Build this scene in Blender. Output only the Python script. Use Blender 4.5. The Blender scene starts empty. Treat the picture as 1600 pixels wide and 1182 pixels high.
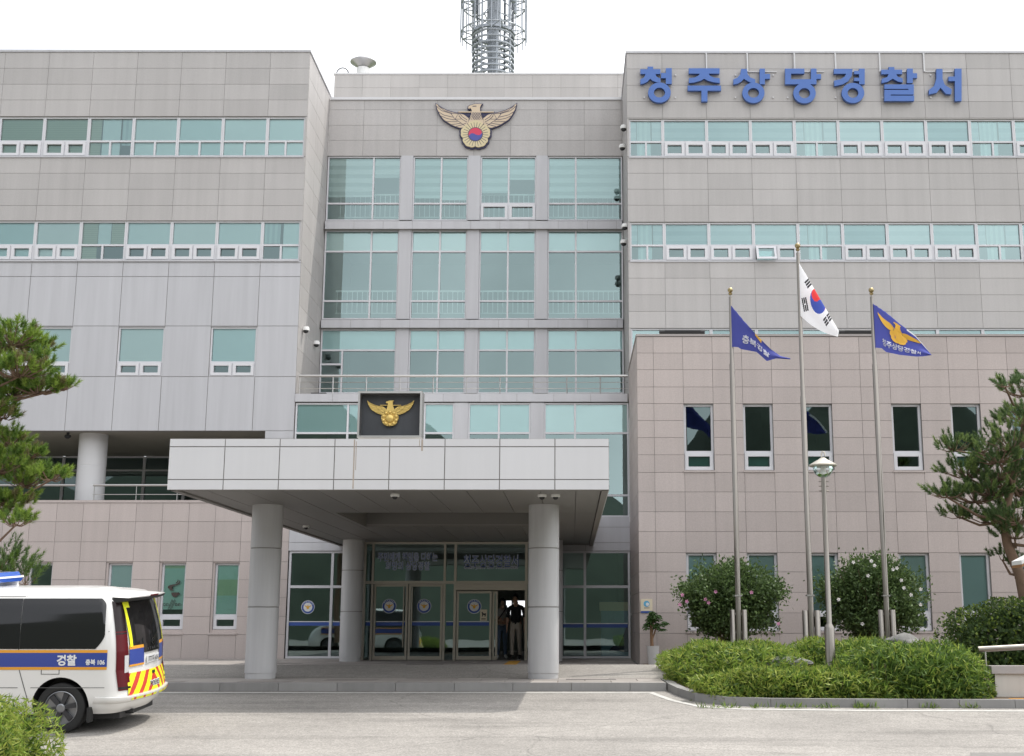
import bpy, bmesh, math, random
import numpy as np
from mathutils import Vector, Matrix

R = math.radians
rnd = random.Random(7)
nr = np.random.default_rng(11)
S = bpy.context.scene
COL = S.collection

# ------------------------------------------------------------------ camera, sky, sun, exposure
F, PX, PY, CAMZ, TILT = 1950.0, 893.0, 591.0, 1.6, R(11.06)
cam = bpy.data.objects.new('camera', bpy.data.cameras.new('camera'))
COL.objects.link(cam)
cam.location = (0, 0, CAMZ)
cam.rotation_euler = (R(90) + TILT, 0, 0)
cam.data.sensor_width = 36
cam.data.lens = 36 * F / 1600
cam.data.shift_x = -(PX - 800) / 1600
cam.data.clip_start = 0.1
cam.data.clip_end = 3000
S.camera = cam

SUN_X, SUN_Y = 0.42, 0.25            # offsets of the sun direction per unit of height
sdir = Vector((SUN_X, SUN_Y, 1)).normalized()
elev = math.asin(sdir.z)
azim = math.atan2(sdir.x, sdir.y)
W = bpy.data.worlds.new('World')
S.world = W
W.use_nodes = True
wn = W.node_tree.nodes
bg = wn['Background']
sky = wn.new('ShaderNodeTexSky')
sky.sky_type = 'NISHITA'
sky.sun_disc = False
sky.sun_elevation = elev
sky.sun_rotation = azim
sky.air_density = 1.0
sky.dust_density = 6.0
sky.ozone_density = 1.0
hs = wn.new('ShaderNodeHueSaturation')      # a hazy sky: most of its blue is washed out
hs.inputs['Saturation'].default_value = 0.35
W.node_tree.links.new(sky.outputs[0], hs.inputs['Color'])
# bright high cloud over most of the sky, thinner at the left
ctc = wn.new('ShaderNodeTexCoord')
cno = wn.new('ShaderNodeTexNoise'); cno.inputs['Scale'].default_value = 2.2; cno.inputs['Detail'].default_value = 6; cno.inputs['Roughness'].default_value = 0.55
cra = wn.new('ShaderNodeMapRange'); cra.inputs['From Min'].default_value = .38; cra.inputs['From Max'].default_value = .58; cra.inputs['To Min'].default_value = .55; cra.inputs['To Max'].default_value = .92
cmx = wn.new('ShaderNodeMix'); cmx.data_type = 'RGBA'; cmx.inputs[7].default_value = (11.0, 11.15, 11.4, 1)
WL = W.node_tree.links
WL.new(ctc.outputs['Generated'], cno.inputs['Vector']); WL.new(cno.outputs[0], cra.inputs[0]); 
csp = wn.new('ShaderNodeSeparateXYZ'); cgr = wn.new('ShaderNodeMapRange'); cgr.inputs['From Min'].default_value = -.42; cgr.inputs['From Max'].default_value = -.02; cgr.inputs['To Min'].default_value = .30; cgr.inputs['To Max'].default_value = 1
cml = wn.new('ShaderNodeMath'); cml.operation = 'MULTIPLY'
WL.new(ctc.outputs['Generated'], csp.inputs[0]); WL.new(csp.outputs[0], cgr.inputs[0]); WL.new(cgr.outputs[0], cml.inputs[0]); WL.new(cra.outputs[0], cml.inputs[1]); WL.new(cml.outputs[0], cmx.inputs[0])
WL.new(hs.outputs[0], cmx.inputs[6]); WL.new(cmx.outputs[2], bg.inputs['Color'])
bg.inputs['Strength'].default_value = 0.15
sun = bpy.data.objects.new('sun', bpy.data.lights.new('sun', 'SUN'))
COL.objects.link(sun)
sun.data.energy = 2.0
sun.data.angle = R(0.6)
sun.data.color = (1.0, 0.95, 0.87)
sun.rotation_euler = sdir.to_track_quat('Z', 'Y').to_euler()
S.view_settings.view_transform = 'Standard'
S.view_settings.look = 'None'
S.view_settings.gamma = 1
S.view_settings.exposure = 0.50
S.cycles.use_denoising = True
S.cycles.max_bounces = 8
S.cycles.transparent_max_bounces = 16
S.cycles.caustics_reflective = False
S.cycles.caustics_refractive = False


def P(px, py, Y):
    """a point measured on the photograph that lies in the vertical plane at depth Y -> X, Z in metres"""
    c, v = (px - PX) / F, (PY - py) / F
    s = Y / (math.cos(TILT) - v * math.sin(TILT))
    return c * s, CAMZ + (math.sin(TILT) + v * math.cos(TILT)) * s


def XA(px, py, Y): return P(px, py, Y)[0]
def ZA(py, Y): return P(PX, py, Y)[1]


def road_z(y):
    a = max(0.0, y - 15.2)
    return 0.075 * (a - 0.8 * (1 - math.exp(-a / 0.8)))


# ------------------------------------------------------------------ materials
def nm(name):
    m = bpy.data.materials.new(name)
    m.use_nodes = True
    nt = m.node_tree
    return m, nt, nt.nodes['Principled BSDF'], nt.links


def mat(name, col, rough=0.6, metal=0.0, var=0.0, scale=3.0, island=0.0, bump=0.0, bscale=60.0, streak=0.0, spec=None, coat=0.0):
    m, nt, b, L = nm(name)
    b.inputs['Roughness'].default_value = rough
    b.inputs['Metallic'].default_value = metal
    if spec is not None: b.inputs['Specular IOR Level'].default_value = spec
    if coat: b.inputs['Coat Weight'].default_value = coat; b.inputs['Coat Roughness'].default_value = 0.05
    N = nt.nodes.new
    src = None
    tc = N('ShaderNodeTexCoord')

    def mul(col_in, fac_socket, lo, hi):
        mr = N('ShaderNodeMapRange'); mr.inputs['To Min'].default_value = lo; mr.inputs['To Max'].default_value = hi
        L.new(fac_socket, mr.inputs['Value'])
        mx = N('ShaderNodeMix'); mx.data_type = 'RGBA'; mx.blend_type = 'MULTIPLY'; mx.inputs[0].default_value = 1
        if col_in is None: mx.inputs[6].default_value = (*col, 1)
        else: L.new(col_in, mx.inputs[6])
        L.new(mr.outputs[0], mx.inputs[7])
        return mx.outputs[2]
    if var:
        n = N('ShaderNodeTexNoise'); n.inputs['Scale'].default_value = scale; n.inputs['Detail'].default_value = 5
        L.new(tc.outputs['Object'], n.inputs['Vector'])
        src = mul(src, n.outputs[0], 1 - var, 1 + var)
    if island:
        g = N('ShaderNodeNewGeometry')
        src = mul(src, g.outputs['Random Per Island'], 1 - island, 1 + island)
    if streak:
        mp = N('ShaderNodeMapping'); mp.inputs['Scale'].default_value = (1.7, 1.7, 0.09)
        L.new(tc.outputs['Object'], mp.inputs[0])
        n = N('ShaderNodeTexNoise'); n.inputs['Scale'].default_value = 2.2; n.inputs['Detail'].default_value = 6; n.inputs['Roughness'].default_value = 0.65
        L.new(mp.outputs[0], n.inputs['Vector'])
        cr = N('ShaderNodeMapRange'); cr.inputs['From Min'].default_value = 0.35; cr.inputs['From Max'].default_value = 0.75
        L.new(n.outputs[0], cr.inputs[0])
        src = mul(src, cr.outputs[0], 1.0 + streak * 0.3, 1 - streak)
    if src is None: b.inputs['Base Color'].default_value = (*col, 1)
    else: L.new(src, b.inputs['Base Color'])
    if bump:
        n = N('ShaderNodeTexNoise'); n.inputs['Scale'].default_value = bscale; n.inputs['Detail'].default_value = 3
        L.new(tc.outputs['Object'], n.inputs['Vector'])
        bp = N('ShaderNodeBump'); bp.inputs['Strength'].default_value = bump; bp.inputs['Distance'].default_value = 0.01
        L.new(n.outputs[0], bp.inputs['Height']); L.new(bp.outputs[0], b.inputs['Normal'])
    return m


def granite(name, col, streak):
    m = mat(name, col, 0.55, var=0.05, scale=0.6, island=0.06, streak=streak)
    nt = m.node_tree; b = nt.nodes['Principled BSDF']; L = nt.links
    src = b.inputs['Base Color'].links[0].from_socket
    tc = nt.nodes.new('ShaderNodeTexCoord')
    n = nt.nodes.new('ShaderNodeTexNoise'); n.inputs['Scale'].default_value = 38; n.inputs['Detail'].default_value = 6
    L.new(tc.outputs['Object'], n.inputs['Vector'])
    mr = nt.nodes.new('ShaderNodeMapRange'); mr.inputs['From Min'].default_value = .3; mr.inputs['From Max'].default_value = .7
    mr.inputs['To Min'].default_value = .93; mr.inputs['To Max'].default_value = 1.07
    L.new(n.outputs[0], mr.inputs[0])
    mx = nt.nodes.new('ShaderNodeMix'); mx.data_type = 'RGBA'; mx.blend_type = 'MULTIPLY'; mx.inputs[0].default_value = 1
    L.new(src, mx.inputs[6]); L.new(mr.outputs[0], mx.inputs[7]); L.new(mx.outputs[2], b.inputs['Base Color'])
    return m


def glass(name, tint, refl=0.12, rough=0.01):
    m, nt, b, L = nm(name)
    nt.nodes.remove(b)
    N = nt.nodes.new
    t = N('ShaderNodeBsdfTransparent'); t.inputs[0].default_value = (*tint, 1)
    g = N('ShaderNodeBsdfGlossy'); g.inputs['Roughness'].default_value = rough; g.inputs[0].default_value = (.72, .94, .94, 1)
    lw = N('ShaderNodeFresnel'); lw.inputs[0].default_value = 1.5
    ad = N('ShaderNodeMath'); ad.operation = 'ADD'; ad.inputs[1].default_value = refl - 0.04; ad.use_clamp = True
    L.new(lw.outputs[0], ad.inputs[0])
    mx = N('ShaderNodeMixShader')
    L.new(ad.outputs[0], mx.inputs[0]); L.new(t.outputs[0], mx.inputs[1]); L.new(g.outputs[0], mx.inputs[2])
    # gentle waviness of float glass
    tc = N('ShaderNodeTexCoord'); no = N('ShaderNodeTexNoise'); no.inputs['Scale'].default_value = 0.8
    L.new(tc.outputs['Object'], no.inputs['Vector'])
    bp = N('ShaderNodeBump'); bp.inputs['Strength'].default_value = 0.03; bp.inputs['Distance'].default_value = 0.05
    L.new(no.outputs[0], bp.inputs['Height']); L.new(bp.outputs[0], g.inputs['Normal'])
    L.new(mx.outputs[0], nt.nodes['Material Output'].inputs[0])
    return m


def banded(name, c1, c2, period, duty, axis=2, rough=0.7):
    """two colours in even bands (zebra blinds, slats, paving strips)"""
    m, nt, b, L = nm(name)
    N = nt.nodes.new
    tc = N('ShaderNodeTexCoord'); sp = N('ShaderNodeSeparateXYZ'); L.new(tc.outputs['Object'], sp.inputs[0])
    md = N('ShaderNodeMath'); md.operation = 'FLOORED_MODULO'; md.inputs[1].default_value = period
    L.new(sp.outputs[axis], md.inputs[0])
    lt = N('ShaderNodeMapRange'); lt.inputs['From Min'].default_value = period * duty - period * .06; lt.inputs['From Max'].default_value = period * duty + period * .06
    L.new(md.outputs[0], lt.inputs[0])
    mx = N('ShaderNodeMix'); mx.data_type = 'RGBA'; mx.inputs[6].default_value = (*c1, 1); mx.inputs[7].default_value = (*c2, 1)
    L.new(lt.outputs[0], mx.inputs[0]); L.new(mx.outputs[2], b.inputs['Base Color'])
    b.inputs['Roughness'].default_value = rough
    return m


M = {}
M['granite'] = granite('granite', (.45, .432, .425), .09)
M['granite_pink'] = granite('granite_pink', (.475, .415, .395), .07)
M['panel'] = mat('panel', (.50, .50, .525), .42, island=.025, streak=.10, var=.02, scale=.8)
M['panel_light'] = mat('panel_light', (.62, .62, .635), .4, island=.015, streak=.035)
M['column'] = mat('column', (.50, .50, .51), .36, streak=.16, var=.03)
M['joint'] = mat('joint', (.26, .25, .24), .9)
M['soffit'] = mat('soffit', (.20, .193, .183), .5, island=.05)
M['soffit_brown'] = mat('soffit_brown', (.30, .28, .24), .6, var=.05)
M['frame'] = mat('frame', (.62, .62, .65), .4)
M['sash'] = mat('sash', (.66, .66, .69), .42)
M['bronze'] = mat('bronze', (.42, .385, .33), .36, metal=.7)
M['steel'] = mat('steel', (.27, .25, .225), .3, metal=1.0, var=.06, scale=2)
M['steel_rail'] = mat('steel_rail', (.45, .44, .43), .3, metal=.9)
M['galv'] = mat('galv', (.36, .39, .43), .5, metal=.35, var=.12, scale=4)
M['glass'] = glass('glass', (.80, .975, .965), .22)
M['glass_b'] = glass('glass_b', (.75, .95, .95), .19)
M['glass_c'] = glass('glass_c', (.82, .96, .94), .25)
M['glass_dark'] = glass('glass_dark', (.45, .62, .60), .15)
M['glass_door'] = glass('glass_door', (.66, .77, .75), .19)
M['glass_block'] = glass('glass_block', (.22, .40, .36), .12)
M['clear'] = glass('clear', (.93, .95, .93), .07)
M['blind'] = mat('blind', (.90, .93, .93), .8, var=.02)
M['blind_grey'] = mat('blind_grey', (.46, .53, .56), .8, var=.03)
M['blind_beige'] = banded('blind_beige', (.46, .44, .30), (.34, .33, .22), .06, .75)
M['blind_zebra'] = banded('blind_zebra', (.70, .72, .72), (.46, .50, .50), .30, .55)
M['blind_zebra2'] = banded('blind_zebra2', (.56, .61, .64), (.45, .52, .56), .30, .55)
M['curtain'] = banded('curtain', (.62, .70, .70), (.5, .58, .6), .16, .5, axis=0)
M['interior'] = mat('interior', (.42, .43, .42), .8)
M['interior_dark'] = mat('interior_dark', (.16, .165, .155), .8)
M['white'] = mat('white', (.78, .78, .77), .5)
M['black'] = mat('black', (.02, .02, .022), .5)
M['sign_blue'] = mat('sign_blue', (.065, .155, .46), .42, var=.06, scale=2)
M['sign_edge'] = mat('sign_edge', (.05, .10, .28), .5)
M['navy'] = mat('navy', (.035, .035, .09), .5)
M['emb_cream'] = mat('emb_cream', (.62, .50, .36), .5)
M['emb_gold'] = mat('emb_gold', (.64, .55, .34), .5)
M['emb_red'] = mat('emb_red', (.62, .045, .10), .5)
M['emb_blue'] = mat('emb_blue', (.07, .085, .33), .5)
M['gold'] = mat('gold', (.72, .52, .17), .38, metal=.75, var=.10, scale=12)
M['board'] = mat('board', (.055, .06, .07), .5, var=.25, scale=3, streak=.25)


def asphalt():
    m, nt, b, L = nm('asphalt')
    N = nt.nodes.new
    tc = N('ShaderNodeTexCoord')

    def noise(s, d, r=.5, map_=None):
        n = N('ShaderNodeTexNoise'); n.inputs['Scale'].default_value = s; n.inputs['Detail'].default_value = d; n.inputs['Roughness'].default_value = r
        if map_:
            mp = N('ShaderNodeMapping'); mp.inputs['Scale'].default_value = map_
            L.new(tc.outputs['Object'], mp.inputs[0]); L.new(mp.outputs[0], n.inputs['Vector'])
        else: L.new(tc.outputs['Object'], n.inputs['Vector'])
        return n.outputs[0]

    def rng(s, a, c, lo, hi):
        r = N('ShaderNodeMapRange'); r.inputs['From Min'].default_value = a; r.inputs['From Max'].default_value = c
        r.inputs['To Min'].default_value = lo; r.inputs['To Max'].default_value = hi
        L.new(s, r.inputs[0]); return r.outputs[0]

    def mul(a, c):
        k = N('ShaderNodeMath'); k.operation = 'MULTIPLY'; L.new(a, k.inputs[0]); L.new(c, k.inputs[1]); return k.outputs[0]
    f = mul(rng(noise(.35, 6, .6), .3, .7, .80, 1.14), rng(noise(34, 4, .7), .3, .7, .62, 1.34))
    f = mul(f, rng(noise(7, 6, .7), .3, .7, .86, 1.12))
    f = mul(f, rng(noise(.9, 5, .6, (.16, 1.6, 1)),   .52, .72, 1.0, .62))      # tyre smears across the drive
    f = mul(f, rng(noise(90, 2), .56, .68, 1.0, 1.45))
    # hairline cracks
    w = N('ShaderNodeTexNoise'); w.inputs['Scale'].default_value = .7; w.inputs['Detail'].default_value = 6
    L.new(tc.outputs['Object'], w.inputs['Vector'])
    ad = N('ShaderNodeVectorMath'); ad.operation = 'ADD'; L.new(tc.outputs['Object'], ad.inputs[0]); L.new(w.outputs[1], ad.inputs[1])
    v = N('ShaderNodeTexVoronoi'); v.feature = 'DISTANCE_TO_EDGE'; v.inputs['Scale'].default_value = .17
    L.new(ad.outputs[0], v.inputs['Vector'])
    f = mul(f, rng(v.outputs[0], .0, .0035, .72, 1.0))
    mx = N('ShaderNodeMix'); mx.data_type = 'RGBA'; mx.blend_type = 'MULTIPLY'; mx.inputs[0].default_value = 1
    mx.inputs[6].default_value = (.277, .261, .241, 1); L.new(f, mx.inputs[7]); L.new(mx.outputs[2], b.inputs['Base Color'])
    b.inputs['Roughness'].default_value = .9
    bp = N('ShaderNodeBump'); bp.inputs['Strength'].default_value = .35; bp.inputs['Distance'].default_value = .006
    L.new(noise(60, 4), bp.inputs['Height']); L.new(bp.outputs[0], b.inputs['Normal'])
    return m


M['asphalt'] = asphalt()
M['paver'] = mat('paver', (.31, .285, .265), .8, var=.25, scale=.9, island=.20, bump=.2)
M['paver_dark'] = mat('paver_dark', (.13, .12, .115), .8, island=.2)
M['kerb'] = mat('kerb', (.25, .245, .24), .8, var=.15, scale=3, island=.10, streak=.12, bump=.2)
M['marking'] = mat('marking', (.50, .49, .465), .85, var=.3, scale=7)
M['tactile'] = mat('tactile', (.58, .31, .04), .7, var=.15, scale=4)
M['soil'] = mat('soil', (.16, .12, .085), .95, var=.3, scale=3, bump=.5)
M['grass_ground'] = mat('grass_ground', (.10, .13, .05), .95, var=.3, scale=.4)
M['concrete_white'] = mat('concrete_white', (.55, .53, .50), .8, var=.08, scale=2, streak=.12)
M['orange'] = mat('orange', (.50, .23, .04), .7, var=.12, scale=5)
M['stone_cap'] = mat('stone_cap', (.36, .33, .32), .7, var=.1, scale=6, island=.08)
M['rock'] = mat('rock', (.17, .167, .16), .85, var=.3, scale=4, bump=.8, bscale=9)
M['bark'] = mat('bark', (.17, .11, .075), .95, var=.35, scale=7, bump=1.0, bscale=22)
M['twig'] = mat('twig', (.12, .09, .05), .9, var=.2)


def leafm(name, col, trans=.25, rough=.5):
    m, nt, b, L = nm(name)
    N = nt.nodes.new
    g = N('ShaderNodeNewGeometry')
    mr = N('ShaderNodeMapRange'); mr.inputs['To Min'].default_value = .72; mr.inputs['To Max'].default_value = 1.32
    L.new(g.outputs['Random Per Island'], mr.inputs[0])
    mx = N('ShaderNodeMix'); mx.data_type = 'RGBA'; mx.blend_type = 'MULTIPLY'; mx.inputs[0].default_value = 1
    mx.inputs[6].default_value = (*col, 1); L.new(mr.outputs[0], mx.inputs[7])
    L.new(mx.outputs[2], b.inputs['Base Color'])
    b.inputs['Roughness'].default_value = rough
    b.inputs['Specular IOR Level'].default_value = .3
    t = N('ShaderNodeBsdfTranslucent'); L.new(mx.outputs[2], t.inputs[0])
    ms = N('ShaderNodeMixShader'); ms.inputs[0].default_value = trans
    L.new(b.outputs[0], ms.inputs[1]); L.new(t.outputs[0], ms.inputs[2])
    L.new(ms.outputs[0], nt.nodes['Material Output'].inputs[0])
    return m


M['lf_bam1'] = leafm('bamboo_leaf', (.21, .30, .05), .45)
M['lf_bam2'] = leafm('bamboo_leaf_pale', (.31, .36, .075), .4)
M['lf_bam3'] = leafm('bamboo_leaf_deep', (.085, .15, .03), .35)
M['lf_dark'] = leafm('shrub_leaf', (.07, .115, .04), .3)
M['lf_dark2'] = leafm('shrub_leaf_light', (.11, .17, .055), .3)
M['lf_box'] = leafm('hedge_leaf', (.075, .125, .03), .3, .4)
M['lf_box2'] = leafm('hedge_leaf_new', (.20, .27, .05), .35, .4)
M['lf_pot'] = leafm('pot_leaf', (.055, .11, .03), .25, .35)
M['nd_l1'] = leafm('pine_needle_fresh', (.23, .33, .06), .4)
M['nd_l2'] = leafm('pine_needle', (.13, .22, .045), .4)
M['nd_l3'] = leafm('pine_needle_old', (.22, .20, .09), .2)
M['nd_r1'] = leafm('pine_needle_deep', (.10, .16, .06), .35)
M['nd_r2'] = leafm('pine_needle_tip', (.20, .28, .09), .35)
M['petal_white'] = leafm('petal_white', (.80, .78, .78), .3)
M['petal_pink'] = leafm('petal_pink', (.62, .28, .46), .3)

# van, people, small things
M['van_white'] = mat('van_white', (.74, .73, .71), .3, coat=.6, var=.015)
M['van_glass'] = mat('van_glass', (.012, .012, .013), .05, spec=.7)
M['van_blue'] = mat('van_blue', (.035, .065, .30), .3, coat=.4)
M['van_orange'] = mat('van_orange', (.72, .33, .035), .35)
M['hi_yellow'] = mat('hi_yellow', (.80, .84, .02), .4)
M['hi_red'] = mat('hi_red', (.55, .05, .035), .4)
M['tail_red'] = mat('tail_red', (.09, .005, .009), .3, spec=.2)
M['tail_dark'] = mat('tail_dark', (.015, .008, .009), .25, spec=.3)
M['tail_white'] = mat('tail_white', (.55, .55, .56), .2, coat=.5)
M['rubber'] = mat('rubber', (.018, .018, .018), .8)
M['rim'] = mat('rim', (.28, .285, .30), .35, metal=.8)
M['rim_dark'] = mat('rim_dark', (.05, .05, .055), .4, metal=.4)
M['chrome'] = mat('chrome', (.8, .8, .8), .1, metal=1)
M['bar_blue'] = mat('bar_blue', (.03, .10, .45), .12, coat=.8)
M['plate'] = mat('plate', (.72, .73, .74), .4)
M['skin'] = mat('skin', (.48, .29, .21), .55)
M['hair'] = mat('hair', (.018, .014, .012), .6)
M['tee_grey'] = mat('tee_grey', (.40, .385, .39), .9, var=.1, scale=9)
M['jeans'] = mat('jeans', (.12, .17, .27), .9, var=.15, scale=9)
M['polo_black'] = mat('polo_black', (.014, .014, .017), .9)
M['trouser_beige'] = mat('trouser_beige', (.48, .43, .38), .9, var=.06, scale=9)
M['shoe_light'] = mat('shoe_light', (.55, .55, .55), .7)
M['shoe_dark'] = mat('shoe_dark', (.03, .028, .027), .6)
M['flag_white'] = leafm('flag_white', (.80, .80, .82), .35, .8)
M['flag_blue'] = leafm('flag_blue', (.085, .10, .40), .3, .8)
M['flag_black'] = mat('flag_black', (.03, .03, .035), .8)
M['flag_red'] = leafm('flag_red', (.70, .06, .06), .3, .8)
M['flag_tblue'] = leafm('flag_mid_blue', (.06, .10, .42), .3, .8)
M['flag_gold'] = mat('flag_gold', (.75, .42, .05), .7)
M['lamp_shade'] = mat('lamp_shade', (.52, .49, .43), .4, metal=.4, var=.1)
M['wood'] = mat('wood', (.30, .15, .06), .6, var=.2, scale=6)
M['pot'] = mat('pot', (.72, .72, .73), .35)
M['sign_cream'] = mat('sign_cream', (.68, .60, .45), .5)
M['sign_sky'] = mat('sign_sky', (.10, .38, .60), .5)
M['decal_blue'] = mat('decal_blue', (.035, .085, .33), .4)
M['decal_text'] = mat('decal_text', (.55, .60, .70), .5)
M['decal_fill'] = mat('decal_fill', (.05, .11, .42), .4)
M['film_green'] = mat('film_green', (.60, .84, .73), .5, var=.08, scale=1.5)
M['film_yellow'] = mat('film_yellow', (.60, .76, .50), .5)
M['coffee'] = mat('coffee', (.05, .035, .03), .6)
M['poster_blue'] = mat('poster_blue', (.20, .32, .42), .5, var=.25, scale=2)


# ------------------------------------------------------------------ objects
ORG = {}


def tag(o, label=None, cat=None, group=None, kind=None):
    if label: o['label'] = label
    if cat: o['category'] = cat
    if group: o['group'] = group
    if kind: o['kind'] = kind
    return o


def thing(name, label, cat, loc, group=None, rot=(0, 0, 0)):
    o = bpy.data.objects.new(name, None)
    o.empty_display_size = .3
    COL.objects.link(o)
    o.location = loc
    o.rotation_euler = rot
    ORG[o] = Vector(loc)
    return tag(o, label, cat, group)


def link_mesh(name, me, parent=None, local=False, org=None):
    o = bpy.data.objects.new(name, me)
    COL.objects.link(o)
    if parent is not None:
        o.parent = parent
        if not local:
            off = ORG[parent]
            me.transform(Matrix.Translation(-off))
        ORG[o] = ORG.get(parent, Vector((0, 0, 0)))
    else:
        off = Vector(org) if org is not None else Vector((0, 0, 0))
        me.transform(Matrix.Translation(-off))
        o.location = off
        ORG[o] = off
    return o


def smooth_by_angle(me, deg):
    bm = bmesh.new(); bm.from_mesh(me)
    for f in bm.faces: f.smooth = True
    a = R(deg)
    for e in bm.edges:
        if len(e.link_faces) != 2 or e.calc_face_angle(0) > a: e.smooth = False
    bm.to_mesh(me); bm.free()


class MB:
    def __init__(s): s.v = []; s.f = []; s.m = []

    def face(s, pts, m=0):
        n = len(s.v); s.v += [tuple(p) for p in pts]; s.f.append(tuple(range(n, n + len(pts)))); s.m.append(m)

    def box(s, x0, x1, y0, y1, z0, z1, m=0):
        n = len(s.v)
        s.v += [(x0, y0, z0), (x1, y0, z0), (x1, y1, z0), (x0, y1, z0), (x0, y0, z1), (x1, y0, z1), (x1, y1, z1), (x0, y1, z1)]
        for q in ((0, 3, 2, 1), (4, 5, 6, 7), (0, 1, 5, 4), (1, 2, 6, 5), (2, 3, 7, 6), (3, 0, 4, 7)):
            s.f.append(tuple(n + i for i in q)); s.m.append(m)

    def rings(s, rings, m=0, cap=True, closed=True):
        n0 = len(s.v); k = len(rings[0])
        for r in rings: s.v += [tuple(p) for p in r]
        for i in range(len(rings) - 1):
            for j in range(k if closed else k - 1):
                a = n0 + i * k + j; b = n0 + i * k + (j + 1) % k
                s.f.append((a, b, b + k, a + k)); s.m.append(m)
        if cap:
            s.f.append(tuple(n0 + j for j in reversed(range(k)))); s.m.append(m)
            e = n0 + (len(rings) - 1) * k
            s.f.append(tuple(e + j for j in range(k))); s.m.append(m)

    def tube(s, pts, rad, n=8, m=0, cap=True):
        pts = [Vector(p) for p in pts]
        rs = rad if isinstance(rad, (list, tuple)) else [rad] * len(pts)
        out = []; u = None
        for i, p in enumerate(pts):
            d = (pts[min(i + 1, len(pts) - 1)] - pts[max(i - 1, 0)])
            d = d.normalized() if d.length > 1e-9 else Vector((0, 0, 1))
            if u is None: u = d.orthogonal().normalized()
            u = u - d * u.dot(d)
            u = u.normalized() if u.length > 1e-6 else d.orthogonal().normalized()
            w = d.cross(u)
            out.append([p + (u * math.cos(2 * math.pi * j / n) + w * math.sin(2 * math.pi * j / n)) * rs[i] for j in range(n)])
        s.rings(out, m, cap)

    def lathe(s, prof, cx, cy, n=24, m=0, cap=False):
        s.rings([[(cx + r * math.cos(2 * math.pi * j / n), cy + r * math.sin(2 * math.pi * j / n), z) for j in range(n)] for r, z in prof], m, cap)

    def prism(s, poly, y0, y1, m=0, mside=None):
        """polygon in x,z; front face at y0 (towards the camera), back at y1"""
        a = sum(poly[i][0] * poly[(i + 1) % len(poly)][1] - poly[(i + 1) % len(poly)][0] * poly[i][1] for i in range(len(poly)))
        if a < 0: poly = poly[::-1]
        n = len(s.v); k = len(poly)
        s.v += [(x, y0, z) for x, z in poly] + [(x, y1, z) for x, z in poly]
        s.f.append(tuple(n + i for i in range(k))); s.m.append(m)
        s.f.append(tuple(n + k + i for i in reversed(range(k)))); s.m.append(m)
        for i in range(k):
            j = (i + 1) % k
            s.f.append((n + j, n + i, n + k + i, n + k + j)); s.m.append(m if mside is None else mside)

    def mesh(s, name, mats, smooth=None):
        me = bpy.data.meshes.new(name)
        me.from_pydata(s.v, [], s.f)
        for k in (mats if isinstance(mats, (list, tuple)) else [mats]): me.materials.append(M[k] if isinstance(k, str) else k)
        me.polygons.foreach_set('material_index', s.m)
        if smooth: smooth_by_angle(me, smooth)
        me.update()
        return me

    def build(s, name, mats, parent=None, smooth=None, local=False, org=None):
        return link_mesh(name, s.mesh(name, mats, smooth), parent, local, org)


def array_mesh(name, V, mats, midx, parent=None, org=None):
    """V: (n, k, 3) separate k-gons"""
    n, k, _ = V.shape
    me = bpy.data.meshes.new(name)
    me.vertices.add(n * k); me.vertices.foreach_set('co', V.reshape(-1).astype(np.float32))
    me.loops.add(n * k); me.loops.foreach_set('vertex_index', np.arange(n * k, dtype=np.int32))
    me.polygons.add(n); me.polygons.foreach_set('loop_start', np.arange(0, n * k, k, dtype=np.int32))
    for q in mats: me.materials.append(M[q])
    me.polygons.foreach_set('material_index', np.asarray(midx, dtype=np.int32))
    me.update(calc_edges=True); me.validate()
    return link_mesh(name, me, parent, org=org)


def sub_rects(r, holes):
    out = [r]
    for h in holes:
        nxt = []
        for a in out:
            if h[0] >= a[1] or h[1] <= a[0] or h[2] >= a[3] or h[3] <= a[2]: nxt.append(a); continue
            x0, x1, z0, z1 = a
            if h[2] > z0: nxt.append((x0, x1, z0, h[2]))
            if h[3] < z1: nxt.append((x0, x1, h[3], z1))
            zz0, zz1 = max(z0, h[2]), min(z1, h[3])
            if h[0] > x0: nxt.append((x0, h[0], zz0, zz1))
            if h[1] < x1: nxt.append((h[1], x1, zz0, zz1))
        out = nxt
    return out


def clad(name, us, zs, at, holes, m, parent, face='front', gap=.009, thick=.015, depth=.3):
    """real cladding slabs with open joints over a dark backing; us/zs are the joint lines"""
    b = MB(); g = gap / 2

    def bx(u0, u1, d0, d1, z0, z1, mi):
        if face == 'front': b.box(u0, u1, at + d0, at + d1, z0, z1, mi)
        elif face == 'right': b.box(at - d1, at - d0, u0, u1, z0, z1, mi)     # looks towards +x
        else: b.box(at + d0, at + d1, u0, u1, z0, z1, mi)                      # looks towards -x
    for i in range(len(us) - 1):
        for j in range(len(zs) - 1):
            for (u0, u1, z0, z1) in sub_rects((us[i], us[i + 1], zs[j], zs[j + 1]), holes):
                if u1 - u0 < .03 or z1 - z0 < .02: continue
                bx(u0 + g, u1 - g, 0, thick, z0 + g, z1 - g, 0)
    for (u0, u1, z0, z1) in sub_rects((us[0], us[-1], zs[0], zs[-1]), holes):
        bx(u0 + .002, u1 - .002, thick + .001, depth, z0 + .002, z1 - .002, 1)
    return b.build(name, [m, 'joint'], parent)


def lines(a, b, step, phase):
    """joint lines from a to b at phase + k*step, with the ends added"""
    k0 = math.ceil((a - phase) / step + 1e-6); out = [a]
    while phase + k0 * step < b - .02:
        v = phase + k0 * step
        if v - out[-1] > .03: out.append(v)
        k0 += 1
    return out + [b]


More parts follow.
